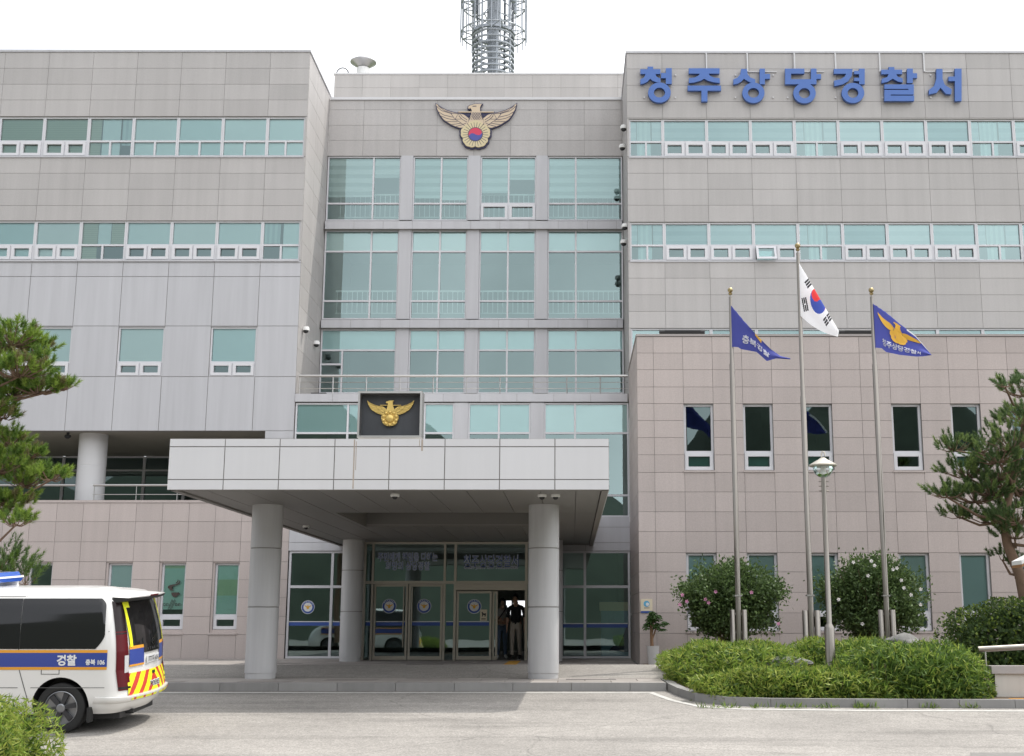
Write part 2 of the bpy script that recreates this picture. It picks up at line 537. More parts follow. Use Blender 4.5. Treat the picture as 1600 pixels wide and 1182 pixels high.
def text_shape(body, size, offset=0.0, spacing=1.0):
    cu = bpy.data.curves.new('txt', 'FONT'); cu.body = body; cu.size = size; cu.offset = offset
    cu.align_x = 'CENTER'; cu.align_y = 'CENTER'; cu.resolution_u = 3; cu.space_character = spacing
    o = bpy.data.objects.new('txt', cu); COL.objects.link(o)
    me = bpy.data.meshes.new_from_object(o.evaluated_get(bpy.context.evaluated_depsgraph_get()))
    v = [tuple(q.co) for q in me.vertices]; f = [tuple(p.vertices) for p in me.polygons]
    bpy.data.objects.remove(o); bpy.data.curves.remove(cu); bpy.data.meshes.remove(me)
    return v, f


def text_into(mb, body, size, fn, m=0, offset=0.0, width=None, spacing=1.0):
    v, f = text_shape(body, size, offset, spacing)
    if not v: return
    x0 = min(q[0] for q in v); x1 = max(q[0] for q in v); y0 = min(q[1] for q in v); y1 = max(q[1] for q in v)
    k = (width / (x1 - x0)) if width else 1
    n = len(mb.v)
    mb.v += [tuple(fn((q[0] - (x0 + x1) / 2) * k, q[1] - (y0 + y1) / 2)) for q in v]
    for p in f: mb.f.append(tuple(n + i for i in p)); mb.m.append(m)


# ================================================================== ground, road, pavement
YW, YC, YB = 36.0, 39.2, 31.4         # wings and entrance, recessed middle, projecting right block
XL, XR, XB = -8.1, 1.70, 1.68         # left wing corner, right wing corner, right block corner
PZ = 0.58                             # pavement level
YK = 21.9                             # kerb line of the pavement

b = MB()
xs = [-700, -120, -40] + [x for x in range(-24, 25, 4)] + [40, 120, 700]
b.rings([[(x, y, -.06) for x in xs] for y in (-700, -200, -60, 0, 60, 200, 700)], 0, cap=False, closed=False)
tag(b.build('ground', 'grass_ground'), kind='structure')
b = MB()
ys = [-60, -20, 0, 8] + [12 + .4 * i for i in range(30)] + [24, 26]
b.rings([[(x, y, road_z(y)) for x in (-60, -30, -15, -8, -4, 0, 4, 8, 15, 30, 60)] for y in ys], 0, cap=False, closed=False)
tag(b.build('road', 'asphalt', smooth=60), kind='structure')


def road_strip(poly, h=.006):
    """a thin sheet following the road: list of (xa, xb) x-edges for a list of y"""
    mb = MB()
    for (y0, a0, c0), (y1, a1, c1) in zip(poly[:-1], poly[1:]):
        mb.face([(a0, y0, road_z(y0) + h), (c0, y0, road_z(y0) + h), (c1, y1, road_z(y1) + h), (a1, y1, road_z(y1) + h)])
    return mb


mk = MB()
mk.face([(-30, YK - .28, road_z(YK - .28) + .005), (1.33, YK - .28, road_z(YK - .28) + .005), (1.36, YK - .17, road_z(YK - .17) + .005), (-30, YK - .17, road_z(YK - .17) + .005)])
q = [(1.33, 21.72), (1.62, 20.75), (2.0, 20.05), (2.6, 19.78), (4.5, 19.62), (9, 19.55), (16, 19.5)]
for (x0, y0), (x1, y1) in zip(q[:-1], q[1:]):
    d = Vector((x1 - x0, y1 - y0)).normalized(); w = Vector((-d.y, d.x)) * .055
    pts = [(x0 - w.x, y0 - w.y), (x1 - w.x, y1 - w.y), (x1 + w.x, y1 + w.y), (x0 + w.x, y0 + w.y)]
    mk.face([(x, y, road_z(y) + .005) for x, y in pts])
tag(mk.build('road_marking', 'marking'), kind='structure')
# tree shadow painted as a dark sheet on the road at the right
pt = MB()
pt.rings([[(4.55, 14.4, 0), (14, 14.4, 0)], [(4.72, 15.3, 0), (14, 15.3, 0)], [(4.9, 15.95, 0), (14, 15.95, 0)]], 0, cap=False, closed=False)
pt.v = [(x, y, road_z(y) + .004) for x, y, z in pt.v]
tag(pt.build('painted_tree_shadow', mat('tree_shadow_paint', (.20, .19, .18), .95, var=.25, scale=14)), kind='structure')

# pavement of stone slabs
pv = MB()
px0, px1, py0, py1 = -30.0, 1.62, YK + .16, YW - .02
y = py0; r = 0
while y < py1 - .05:
    dy = min(.62, py1 - y)
    x = px0 - (r % 2) * .45
    while x < px1 - .02:
        x1 = min(x + .93, px1)
        if x1 > px0: pv.box(max(x, px0) + .008, x1 - .008, y + .012, y + dy - .012, PZ - .1, PZ, 0)
        x += .93
    y += dy; r += 1
pv.box(px0, px1, py0, py1, PZ - .3, PZ - .012, 1)
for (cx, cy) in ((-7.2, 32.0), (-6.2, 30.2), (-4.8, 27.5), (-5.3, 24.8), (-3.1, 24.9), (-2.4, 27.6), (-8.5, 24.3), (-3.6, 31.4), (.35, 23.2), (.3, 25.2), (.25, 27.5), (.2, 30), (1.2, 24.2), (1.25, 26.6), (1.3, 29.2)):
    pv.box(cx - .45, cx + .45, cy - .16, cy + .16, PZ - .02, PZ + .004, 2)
tag(pv.build('pavement', ['paver', 'soil', 'paver_dark']), kind='structure')
tc = MB()
for i in range(3): tc.box(-4.4 + i * .9, -3.52 + i * .9, 27.05, 27.35, PZ, PZ + .008)
tc.box(-1.95 + .3, -1.35, 27.05, 27.35, PZ, PZ + .008)
for i in range(6): tc.box(-1.95 - .0 + i * .0 + .30, -1.35, 27.37 + i * 1.1, 28.45 + i * 1.1, PZ, PZ + .008)
tag(tc.build('tactile_paving', 'tactile'), kind='structure')

kb = MB()
x = -30.0
while x < 1.6:
    x1 = min(x + 1.0, 1.62); kb.box(x + .004, x1 - .004, YK, YK + .155, PZ - .35, PZ, 0); x += 1.0
bed_edge = [(1.64, 34.0), (1.64, YK + .02), (1.76, 21.3), (1.98, 20.65), (2.4, 20.2), (3.1, 20.02), (4.4, 19.95), (6.0, 19.9), (7.7, 19.85)]


def along(pts, step):
    out = []; 
    for a, c in zip(pts[:-1], pts[1:]):
        a = Vector(a); c = Vector(c); n = max(1, round((c - a).length / step))
        for i in range(n): out.append((a.lerp(c, i / n), a.lerp(c, (i + 1) / n)))
    return out


for a, c in along(bed_edge, .9):
    d = (c - a).normalized(); w = Vector((-d.y, d.x)) * .15
    za = min(PZ, road_z(a.y) + .14 if a.y < YK else PZ + .02); zc = min(PZ, road_z(c.y) + .14 if c.y < YK else PZ + .02)
    if a.y <= YK + .05: za, zc = road_z(a.y) + .13, road_z(c.y) + .13
    a2, c2 = a + d * .004, c - d * .004
    kb.rings([[(a2.x, a2.y, za - .4), (c2.x, c2.y, zc - .4), (c2.x, c2.y, zc), (a2.x, a2.y, za)],
              [(a2.x + w.x, a2.y + w.y, za - .4), (c2.x + w.x, c2.y + w.y, zc - .4), (c2.x + w.x, c2.y + w.y, zc), (a2.x + w.x, a2.y + w.y, za)]])
tag(kb.build('kerb', 'kerb'), kind='structure')
# planting bed soil
so = MB()
se = [(1.72, 31.3), (1.72, 24), (1.72, 21.95), (1.84, 21.35), (2.06, 20.75), (2.45, 20.32), (3.15, 20.13), (4.4, 20.06), (6.0, 20.01), (7.7, 19.96)]
def bed_z(x, y, k): return min(.62, road_z(y) + .10 + .3 * k)
so.rings([[(x + k * (9 - x) * 0 + (k * 1.2 if i < 4 else k * .6), y + (0 if i < 3 else k * 2.5), float(np.interp(y + (0 if i < 3 else k * 2.5), [19.9, 21.5, 23.5, 27, 31.35], [.38, .48, .62, .66, .60]))) for k in (0, .3, 1)] for i, (x, y) in enumerate(se)], 0, cap=False, closed=False)
so.rings([[(x, y, z) for x in (2.6, 6, 9, 20)] for y, z in ((22.2, .52), (23.5, .66), (27, .70), (31.35, .60))], 0, cap=False, closed=False)
tag(so.build('planting_bed', 'soil', smooth=60), kind='structure')
# near left bed: kerb and soil
s2 = MB()
s2.box(-16, -5.42, 9, 14.3, -.03, .10)
tag(s2.build('planting_bed', 'soil'), kind='structure')
k2 = MB()
lk = [(-5.36, 9.0), (-5.36, 13.0), (-5.52, 13.9), (-5.95, 14.45), (-6.8, 14.6), (-16, 14.6)]
for a, c in along(lk, .9):
    d = (c - a).normalized(); w = Vector((d.y, -d.x)) * .14
    k2.rings([[(a.x, a.y, -.1), (c.x, c.y, -.1), (c.x, c.y, .15), (a.x, a.y, .15)], [(a.x + w.x, a.y + w.y, -.1), (c.x + w.x, c.y + w.y, -.1), (c.x + w.x, c.y + w.y, .15), (a.x + w.x, a.y + w.y, .15)]])
tag(k2.build('kerb', 'kerb'), kind='structure')
# wooded slope across the road, behind the camera (it shows in the window reflections)
hl = MB()
nx, ny = 60, 14
hl.rings([[(-120 + 4 * i, -42 - 5 * j, -1 + 34 * (1 - math.exp(-j / 4)) * (0.75 + .25 * math.sin(i * .37) + .12 * math.sin(i * 1.3)) + (1.3 * rnd.random() if j else 0)) for i in range(nx + 1)] for j in range(ny)], 0, cap=False, closed=False)
tag(hl.build('hill', mat('hill', (.045, .058, .042), .95, var=.5, scale=.5, bump=1, bscale=1.2), smooth=80), kind='structure')

# ================================================================== the police station
B = thing('police_station', 'granite and glass police station with blue roof lettering, filling the view behind the flagpoles', 'building', (-3.2, YW, PZ))


def window(xa, xb, za, zb, y, vb=(), hb=(), sashes=(), blinds=(), gl='glass', t=.045, fr='frame', label=None, rail=None):
    f = MB(); e = .0015; y0, y1 = y + .05, y + .13
    xa += e; xb -= e; za += e; zb -= e
    f.box(xa, xa + t, y0, y1, za, zb); f.box(xb - t, xb, y0, y1, za, zb)
    f.box(xa + t, xb - t, y0, y1, za, za + t); f.box(xa + t, xb - t, y0, y1, zb - t, zb)
    for (x, z0, z1) in vb: f.box(x - t * .62, x + t * .62, y0 + .003, y1, max(z0, za + t), min(z1, zb - t))
    for (z, x0, x1) in hb: f.box(max(x0, xa + t), min(x1, xb - t), y0 + .006, y1, z - t * .62, z + t * .62)
    w = f.build('window', fr, B)
    if label: w['label'] = label
    p = MB(); p.face([(xa + t, y + .105, za + t), (xb - t, y + .105, za + t), (xb - t, y + .105, zb - t), (xa + t, y + .105, zb - t)])
    p.build('pane', gl if gl != 'glass' else rnd.choice(['glass', 'glass', 'glass_b', 'glass_c']), w)
    for (x0, x1, z0, z1) in sashes:
        s = MB(); k = .085; a0, a1 = y + .02, y + .10
        s.box(x0, x0 + k, a0, a1, z0, z1); s.box(x1 - k, x1, a0, a1, z0, z1)
        s.box(x0 + k, x1 - k, a0, a1, z0, z0 + k); s.box(x0 + k, x1 - k, a0, a1, z1 - k, z1)
        s.build('sash', 'sash', w)
    by = {}
    for (x0, x1, z0, z1, m) in blinds: by.setdefault(m, MB()).box(x0, x1, y + .15, y + .16, z0, z1)
    for m, mb in by.items(): mb.build('blind' if m != 'curtain' else 'curtain', m, w)
    return w


def sash_pair(xa, xb, za, zt, g=.05):
    m = (xa + xb) / 2
    return [(xa + g, m - .02, za + .03, zt - .02), (m + .02, xb - g, za + .03, zt - .02)]


def room(x0, x1, z0, z1, y, depth, m='interior', name='interior'):
    r = MB(); y0 = y + .30; y1 = y + depth
    r.face([(x0, y1, z0), (x1, y1, z0), (x1, y1, z1), (x0, y1, z1)])
    r.face([(x0, y0, z0), (x1, y0, z0), (x1, y1, z0), (x0, y1, z0)])
    r.face([(x0, y0, z1), (x0, y1, z1), (x1, y1, z1), (x1, y0, z1)])
    r.face([(x0, y0, z0), (x0, y1, z0), (x0, y1, z1), (x0, y0, z1)])
    r.face([(x1, y0, z0), (x1, y0, z1), (x1, y1, z1), (x1, y1, z0)])
    return r.build(name, m, B)


# ---------------------------------------------------------------- left wing
XLL, XRR = -26.0, 22.0
g0 = XA(416.4, 220, YW); st = (g0 - XA(66.4, 220, YW)) / 5
gl = [g0 - st * k for k in range(13)]
zt = ZA(80, YW)
zl = [ZA(v, YW) for v in (407, 347, 321.5, 296, 271, 245, 182, 156.5, 132, 107, 82)]
usL = [XLL] + sorted(gl) + [XL]
RIB = [(ZA(244.3, YW), ZA(220, YW), ZA(182.5, YW)), (ZA(406.5, YW), ZA(382.5, YW), ZA(345, YW))]
holesL = [(XLL - 1, XL - .06, r[0], r[2]) for r in RIB]
clad('wall', usL, zl, YW, holesL, 'granite', B)
cp = MB(); cp.box(XLL, XL + .03, YW - .03, YW + .45, zl[-1] + .004, zt + .03); cp.box(XL - .45, XL + .03, YW + .452, 52, zl[-1] + .004, zt + .03)
cp.build('parapet_cap', 'panel', B)
zoh = ZA(673.5, YW)                                       # underside of the overhang
zp = [zoh, ZA(588.8, YW), ZA(509.7, YW), ZA(432.5, YW), ZA(411, YW), zl[0]]
ZW = (ZA(588.8, YW), ZA(566, YW), ZA(511, YW))
wcols = [0, 2, 4, 6, 8]
holesP = [(gl[k + 1] if k else gl[1], gl[k] if k else gl[0], ZW[0] + .01, ZW[2]) for k in wcols]
clad('wall', usL, zp, YW, holesP, 'panel', B, gap=.016)
for (xa, xb, za, zb) in holesP:
    zt1 = ZW[1]
    window(xa, xb, za, zb, YW - .01, hb=[(zt1, xa, xb)], vb=[((xa + xb) / 2, za, zt1)], sashes=sash_pair(xa, xb, za, zt1),
           blinds=[(xa + .05, xb - .05, zt1 - .12, zb - .04, 'blind')])
    room(xa - .3, xb + .3, za - .5, zb + .3, YW, 3.5)
for ri, (za, zm, zb) in enumerate(RIB):
    edges = [XL - .06] + gl
    for k in range(len(edges) - 1):
        xb, xa = edges[k], edges[k + 1]
        if xb < -24: break
        fixed = (k <= 4) if ri == 0 else (k in (0, 4, 8))
        if fixed:
            mid = (xa + xb) / 2; bl = []
            if ri == 0 and k < 4: bl = [(xa + .02, xb - .02, za + .02, zb - .02, 'blind')]
            elif ri == 0: bl = [(xa + .03, xa + .36, za + .02, zb - .03, 'blind_beige'), (xa + .40, xa + .95, za + .02, zb - .03, 'blind'), (xa + 1.0, xb - .02, za + .4, zb - .03, 'curtain')]
            elif k == 0: bl = [(xa + .02, mid - .05, za + .55, zb - .03, 'curtain'), (mid + .04, xb - .03, za + .03, zb - .03, 'blind')]
            else: bl = [(xa + .02, xa + .48, za + .03, zb - .03, 'blind_beige'), (xa + .50, xa + .88, zm, zb - .03, 'blind'), (xa + .9, xb - .03, zm, zb - .03, 'blind_beige')]
            window(xa, xb, za, zb, YW, hb=[(zm, xa, xb)], vb=[(mid, za, zm)], blinds=bl)
        else:
            mm = 'blind_beige' if ri == 0 else 'blind'
            drop = 0 if (ri == 0 or k > 4) else (zm - za) - .08
            window(xa, xb, za, zb, YW, hb=[(zm, xa, xb)], vb=[((xa + xb) / 2, za, zm)], sashes=sash_pair(xa, xb, za, zm),
                   blinds=[(xa + .02, xb - .02, za + .02 + drop, zb - .02, mm)])
    room(XLL, XL - .07, za - .9, zb + .5, YW, 4.2)
    sl = MB(); sl.box(XLL, XL - .055, YW - .035, YW + .05, za - .05, za - .002); sl.build('sill', 'panel', B)
# side of the left wing, lit by the sun
yy = lines(YW + .031, 52, 1.29, YW + .03)
clad('wall', yy, [PZ + 3.0] + [v for v in lines(ZA(672, YW), zl[-1], .66, ZA(182, YW))], XL, [], 'granite', B, face='right', depth=.056)
rf = MB(); rf.box(XLL, XL - .46, YW + .46, 52, zl[-1] - .5, zl[-1] - .3)
rf.build('roof', 'concrete_white', B)
# overhang: soffit, recessed glazing, round column, rail
xw = XA(414, 680, YW)
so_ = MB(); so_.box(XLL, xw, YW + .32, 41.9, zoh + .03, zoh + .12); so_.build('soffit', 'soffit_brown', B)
clad('wall', [xw, XL], [ZA(800, YW), ZA(685, YW), zoh], YW, [], 'panel', B)
zlo = ZA(783, YW)
zg1 = ZA(714, 41.7); zg2 = ZA(735, 41.7)
xg = [xw - 1.36 * k for k in range(14)]
for k in range(13):
    window(xg[k + 1], xg[k], zlo - .3, zoh, 41.7, hb=[(zg2, xg[k + 1], xg[k]), (zg1, xg[k + 1], xg[k])], gl='glass_dark')
room(xg[-1], xw, zlo - .3, zoh, 41.7, 4, 'interior_dark')
fl = MB(); fl.box(XLL, xw, YW + .35, 41.6, zlo - .4, zlo - .3); fl.build('terrace_floor', 'concrete_white', B)
wl = MB(); wl.box(xw, xw + .2, YW + .33, 41.7, zlo - .3, zoh); wl.build('wall', 'panel', B)
for cx in (XA(135.5, 725, 36.6), XA(135.5, 725, 36.6) - 8.2):
    co = MB(); r_ = .41
    co.lathe([(r_, zlo - .3), (r_, ZA(728, 36.6)), (r_ - .006, ZA(728, 36.6) + .004), (r_ - .006, ZA(728, 36.6) + .022), (r_, ZA(728, 36.6) + .026), (r_, zoh + .03)], cx, 37.0, 40)
    co.build('column', 'panel_light', B, smooth=40)
rl = MB(); zr = ZA(758.5, YW + .15)
rl.tube([(XA(146, 758, 36.15), YW + .15, zr), (xw, YW + .15, zr)], .035)
rl.tube([(XA(146, 758, 36.15), YW + .15, zr - .27), (xw, YW + .15, zr - .27)], .012)
for v in (147, 213, 277, 340): rl.tube([(XA(v, 770, 36.15), YW + .15, zlo - .02), (XA(v, 770, 36.15), YW + .15, zr)], .014)
rl.tube([(-14.4, YW + .15, zr), (-22, YW + .15, zr)], .035)
rl.build('railing', 'steel_rail', B, smooth=40)

# ---------------------------------------------------------------- left ground floor block (pink granite)
mod = .762
zrow = [PZ - .1, ZA(992, YW), ZA(963.5, YW), ZA(934, YW), ZA(906, YW), ZA(878, YW), ZA(847, YW), ZA(815.3, YW), ZA(786, YW)]
xw0 = XA(374, 885, YW)                                        # right edge of the right-hand window
usB = lines(-26, XL, mod, xw0)
winL = []
for k in range(5):
    xb = xw0 - 2 * mod * k - (0 if k < 3 else mod)
    winL.append((xb - mod, xb, ZA(992, YW), ZA(878, YW)))
clad('wall', usB, zrow, YW, winL, 'granite_pink', B)
cp = MB(); cp.box(-26, XL, YW - .02, YW + .34, ZA(786, YW) + .003, zlo + .02); cp.build('parapet_cap', 'granite_pink', B)
for k, (xa, xb, za, zb) in enumerate(winL):
    zm = ZA(962, YW); zs = za + .14
    bl = []
    if k == 0: bl = [(xa + .03, xb - .03, zm, zb - .03, 'film_green'), (xa + .06, xb - .06, zb - .95, zb - .50, 'film_yellow')]
    if k == 1: bl = [(xa + .03, xb - .03, zm + .17, zb - .03, 'film_green'), (xa + .03, xb - .03, zb - .18, zb - .05, 'film_yellow')]
    if k == 2: bl = [(xa + .03, xb - .03, zm, zb - .03, 'blind')]
    w = window(xa + .06, xb, zs, zb - .04, YW + .07, hb=[(zm, xa, xb)], sashes=[(xa + .08, xb - .02, zs + .01, zm - .03)], blinds=[], gl='glass', t=.055)
    if bl:
        fm = MB(); mats = sorted({q[4] for q in bl})
        for i, (x0, x1, z0, z1, m) in enumerate(bl): fm.box(x0, x1, YW + .183 - .004 * i, YW + .189 - .004 * i, z0, z1, mats.index(m))
        fm.build('window_film', mats, w)
    rv = MB(); rv.box(xa, xb, YW + .04, YW + .25, zb - .04, zb); rv.box(xa, xa + .06, YW + .04, YW + .25, za, zb - .04)
    rv.box(xa - .03, xb + .03, YW - .03, YW + .25, za, za + .05); rv.box(xa + .06, xb, YW + .06, YW + .25, za + .05, zs)
    rv.build('window_surround', 'granite_pink', B)
    if k == 1:
        cf = MB(); yy_ = YW + .10; cx = (xa + xb) / 2 + .04; z0 = ZA(934, YW); u = (xb - xa)
        def C8(pts): cf.prism([(cx + (x - 285) / 9.094 * .0183, ZA(870 + z / 9.094, YW)) for x, z in pts], yy_, yy_ + .004)
        C8([(300, 380), (330, 350), (335, 320), (345, 345), (330, 375)])
        C8([(350, 330), (370, 350), (365, 380), (335, 400), (295, 410), (260, 430), (265, 460), (285, 488), (235, 475), (197, 440), (205, 415), (240, 400), (300, 392), (340, 378), (355, 355)])
        C8([(250, 510), (362, 510), (350, 545), (325, 572), (285, 572), (262, 545)])
        C8([(355, 515), (377, 520), (372, 540), (350, 552), (350, 543), (362, 535), (364, 525), (353, 523)])
        for (px_, h) in ((165, 30), (205, 30), (240, 70), (275, 70), (330, 30), (375, 30)):        # the cursive word "coffee"
            zc = ZA(870 + 680 / 9.094, YW); xx = cx + (px_ - 285) / 9.094 * .0183
            if h == 30:
                a0 = .6 if px_ != 205 else 0
                cf.tube([(xx + .035 * math.cos(a0 + t * .5), yy_, zc + .035 * math.sin(a0 + t * .5)) for t in range(11)] + [(xx + .08, yy_, zc - .01)], .006, 5)
                if px_ in (330, 375): cf.tube([(xx - .03, yy_, zc - .01), (xx + .035, yy_, zc + .02)], .006, 5)
            else:
                cf.tube([(xx - .05, yy_, zc - .12), (xx - .02, yy_, zc - .08), (xx + .06, yy_, zc + .14), (xx + .085, yy_, zc + .11), (xx, yy_, zc - .10), (xx - .03, yy_, zc - .13)], .006, 5)
        cf.build('window_lettering', 'coffee', w, smooth=60)
    room(xa - .2, xb + .2, za - .3, zb + .3, YW, 3.0, 'interior_dark')

# ---------------------------------------------------------------- recessed middle
bx = [(XA(a, 250, YC), XA(c, 250, YC)) for a, c in ((512, 627), (646, 732), (751, 838), (856, 973))]
bx[0] = (XL + .02, bx[0][1]); bx[3] = (bx[3][0], XR - .02)
mx_ = [XA(v, 250, YC) for v in (584, 690, 795, 899.6)]
ztc = ZA(153, YC)
us = lines(XL, XR, XA(683, 200, YC) - XA(625.5, 200, YC), XA(625.5, 200, YC))
clad('wall', us, [ZA(v, YC) for v in (244, 219.5, 196, 172, 157)], YC, [], 'granite', B)
cp = MB(); cp.box(XL + .04, XR - .04, YC - .05, YC + .5, ZA(157, YC) + .003, ztc); cp.build('parapet_cap', 'panel_light', B)
FL = [(344.5, 244, (317.5,)), (499, 359, (392.5, 470)), (615, 514, (547,))]
for fi, (pb, pt_, trs) in enumerate(FL):
    za, zb = ZA(pb, YC), ZA(pt_, YC)
    for k, (xa, xb) in enumerate(bx):
        hb = [(ZA(v, YC), xa, xb) for v in trs]; vb = [(mx_[k], za, zb)]; bl = []; sh = []
        if fi == 2 and k == 0:
            zd = ZA(547, YC); xd = XA(534, 560, YC)
            vb = [(xd, za, zd)]; hb.append((ZA(569, YC), xa, xd))
        if fi == 0:
            e = [306, 308, 300, 308][k]; e2 = [276, 311, 279, 308][k]
            bl = [(xa + .05, mx_[k] - .03, ZA(e, YC), zb - .05, 'blind_zebra'), (mx_[k] + .03, xb - .05, ZA(e2, YC), zb - .05, 'blind_zebra')]
            if k == 2: sh = [(xa + .03, mx_[k] - .03, za + .03, ZA(319, YC)), (mx_[k] + .03, xb - .03, za + .03, ZA(319, YC))]
        else:
            bl = [(xa + .04, xb - .04, ZA(trs[0], YC), zb - .05, 'blind')]
        window(xa, xb, za, zb, YC, vb=vb, hb=hb, sashes=sh, blinds=bl)
    for (a0, a1), (c0, c1) in zip(bx[:-1], bx[1:]):
        pl = MB(); pl.box(a1 + .002, c0 - .002, YC - .03, YC + .2, za, zb); pl.build('pilaster', 'panel', B)
    room(XL + .008, XR - .008, za - .05, zb + .3, YC, 5.0)
    ir = MB(); zr = ZA((305, 455.5, 585)[fi], YC + .55); z0 = ZA((340, 490, 613)[fi], YC + .55); yr = YC + .55
    if fi < 2:
        ir.tube([(XL + .35, yr, zr), (XR - .1, yr, zr)], .03, 6); ir.tube([(XL + .35, yr, z0), (XR - .1, yr, z0)], .018, 6)
        x = XL + .4
        while x < XR - .1: ir.tube([(x, yr, z0), (x, yr, zr)], .012, 5); x += .165
        ir.build('railing', 'white', B, smooth=40)
# slab bands between the storeys
for (pa, pb2) in ((345.5, 358), (499.8, 512.5)):
    clad('slab_band', lines(XL + .04, XR - .04, .953, XL + .04), [ZA(pb2, YC - .15), ZA(pa, YC - .15)], YC - .15, [], 'panel', B, depth=.36)
zbal = ZA(615.5, YW)
clad('slab_band', lines(XL, XR - .03, 1.08, XL + .02), [ZA(628.3, YW), zbal], YW - .02, [], 'panel', B, depth=.3)
fb = MB(); fb.box(XL, XR - .03, YW + .29, YC + .2, ZA(628, YW), zbal - .004); fb.build('balcony_floor', 'concrete_white', B)
rl = MB(); yr = YW + .14; zr = ZA(587.8, yr)
rl.tube([(XA(467, 588, yr), yr, zr), (XR - .04, yr, zr)], .04)
for k in (1, 2): rl.tube([(XA(467, 588, yr), yr, zr - .19 * k), (XR - .04, yr, zr - .19 * k)], .010, 6)
x = XA(468, 600, yr); i = 0
while x < XR: rl.tube([(x, yr, zbal - .01), (x, yr, zr)], .018, 6); x += .985; i += 1
rl.build('railing', 'steel_rail', B, smooth=40)
ac = MB(); ac.box(-7.75, -7.3, YW + .5, YW + .8, zbal, zbal + .12); ac.build('vent_box', 'black', B)

# lower middle, flush with the wings
lb = [(460, 591), (611, 709.5), (731.5, 829), (850, 981)]
lbx = [(XA(a, 650, YW), XA(c, 650, YW)) for a, c in lb]
lbx[0] = (XL + .02, lbx[0][1]); lbx[3] = (lbx[3][0], XR - .03)
lm = [XA(v, 650, YW) for v in (543, 663, 779.5, 898.5)]
z629, z677, z774, z808 = (ZA(v, YW) for v in (629.5, 676.5, 774, 808))
for k, (xa, xb) in enumerate(lbx):
    window(xa, xb, z808, z629, YW, vb=[(lm[k], z808, z629)], hb=[(z677, xa, xb), (z774, xa, xb)],
           blinds=[(xa + .03, xb - .03, z677, z629 - .04, 'blind')])
for (a0, a1), (c0, c1) in zip(lbx[:-1], lbx[1:]):
    pl = MB(); pl.box(a1 + .002, c0 - .002, YW + .01, YW + .3, z808, z629); pl.build('pilaster', 'panel', B)
room(XL + .008, XR - .008, z808 - .1, z629 + .1, YW, 5.0, 'interior_dark')
zen = ZA(861, YW)
clad('wall', [XL, -6.3, -5.0, -3.6, -2.2, -.9, .4, XR - .02], [zen, ZA(848, YW), ZA(824, YW), z808], YW, [], 'panel', B)
xvl, xvr = XA(563, 950, 34.6), XA(868, 950, 34.6)
# entrance storefronts either side of the doors
ex = [(XL + .02, XA(516.5, 950, YW), xvl), (xvr, XA(914, 950, YW), XR - .03)]
for (x0, xm, x1) in ex:
    window(x0, x1, PZ + .01, zen, YW, vb=[(xm, PZ, zen)], hb=[(ZA(917, YW), x0, x1)], gl='glass_door', t=.06)
# lobby
lo = MB(); ya, yb_ = YW + .32, 46.0
X0, X1 = XL + .004, XR - .004; Z1 = z808 - .12
lo.face([(X0, YW - 1.4, PZ + .003), (X1, YW - 1.4, PZ + .003), (X1, yb_, PZ + .003), (X0, yb_, PZ + .003)], 1)
lo.face([(X0, ya, Z1), (X0, yb_, Z1), (X1, yb_, Z1), (X1, ya, Z1)])
lo.face([(X0, ya, PZ), (X0, yb_, PZ), (X0, yb_, Z1), (X0, ya, Z1)]); lo.face([(X1, ya, PZ), (X1, ya, Z1), (X1, yb_, Z1), (X1, yb_, PZ)])
hw = [(XA(a, 950, yb_), XA(c, 950, yb_), ZA(d, yb_), ZA(e, yb_)) for a, c, d, e in ((791, 799, 949, 939), (791, 799, 961.5, 952), (801.5, 820, 949, 939), (801.5, 820, 961.5, 952), (-400, -395, 900, 890))]
for (x0, x1, z0, z1) in sub_rects((X0, X1, PZ, Z1), hw): lo.face([(x0, yb_, z0), (x1, yb_, z0), (x1, yb_, z1), (x0, yb_, z1)])
lo.build('lobby', ['interior', 'paver'], B)

# door vestibule, 1.4 m proud of the glass front
YV = 34.6
zv = ZA(850.5, YV); zd = ZA(911, YV)
vs = MB()
def vx(px): return XA(px, 960, YV)
for (a, c) in ((563.5, 570), (579, 582.5), (692, 695.5), (708.5, 712.5), (820, 824), (863, 868)):
    vs.box(vx(a), vx(c), YV - .03, YV + .09, PZ, zv)
vs.box(vx(563.5), vx(868), YV - .02, YV + .09, zv - .001, zv + .07)
vs.box(vx(563.5), vx(868), YV - .025, YV + .085, zd - .03, zd + .05)
vs.box(vx(712.5), vx(820), YV - .04, YV + .11, ZA(922.5, YV), zd - .035)
vs.box(vx(563.5), vx(570), YV + .09, YW + .04, PZ, PZ + .06); vs.box(vx(563.5), vx(868), YV + .09, YW + .06, zv - .02, zv + .06)
vs.build('door_frame', 'bronze', B)
gp = MB()
for (a, c) in ((570, 579), (582.5, 692), (695.5, 708.5), (712.5, 820), (824, 863)):
    gp.face([(vx(a), YV + .03, zd + .05), (vx(c), YV + .03, zd + .05), (vx(c), YV + .03, zv), (vx(a), YV + .03, zv)])
for (a, c) in ((570, 579), (695.5, 708.5), (824, 863)):
    gp.face([(vx(a), YV + .03, PZ + .02), (vx(c), YV + .03, PZ + .02), (vx(c), YV + .03, zd - .03), (vx(a), YV + .03, zd - .03)])
for xx in (vx(566.5), vx(866)):
    gp.face([(xx, YV + .09, PZ + .06), (xx, YW + .04, PZ + .06), (xx, YW + .04, zv - .02), (xx, YV + .09, zv - .02)])
gp.build('window', 'glass_door', B)


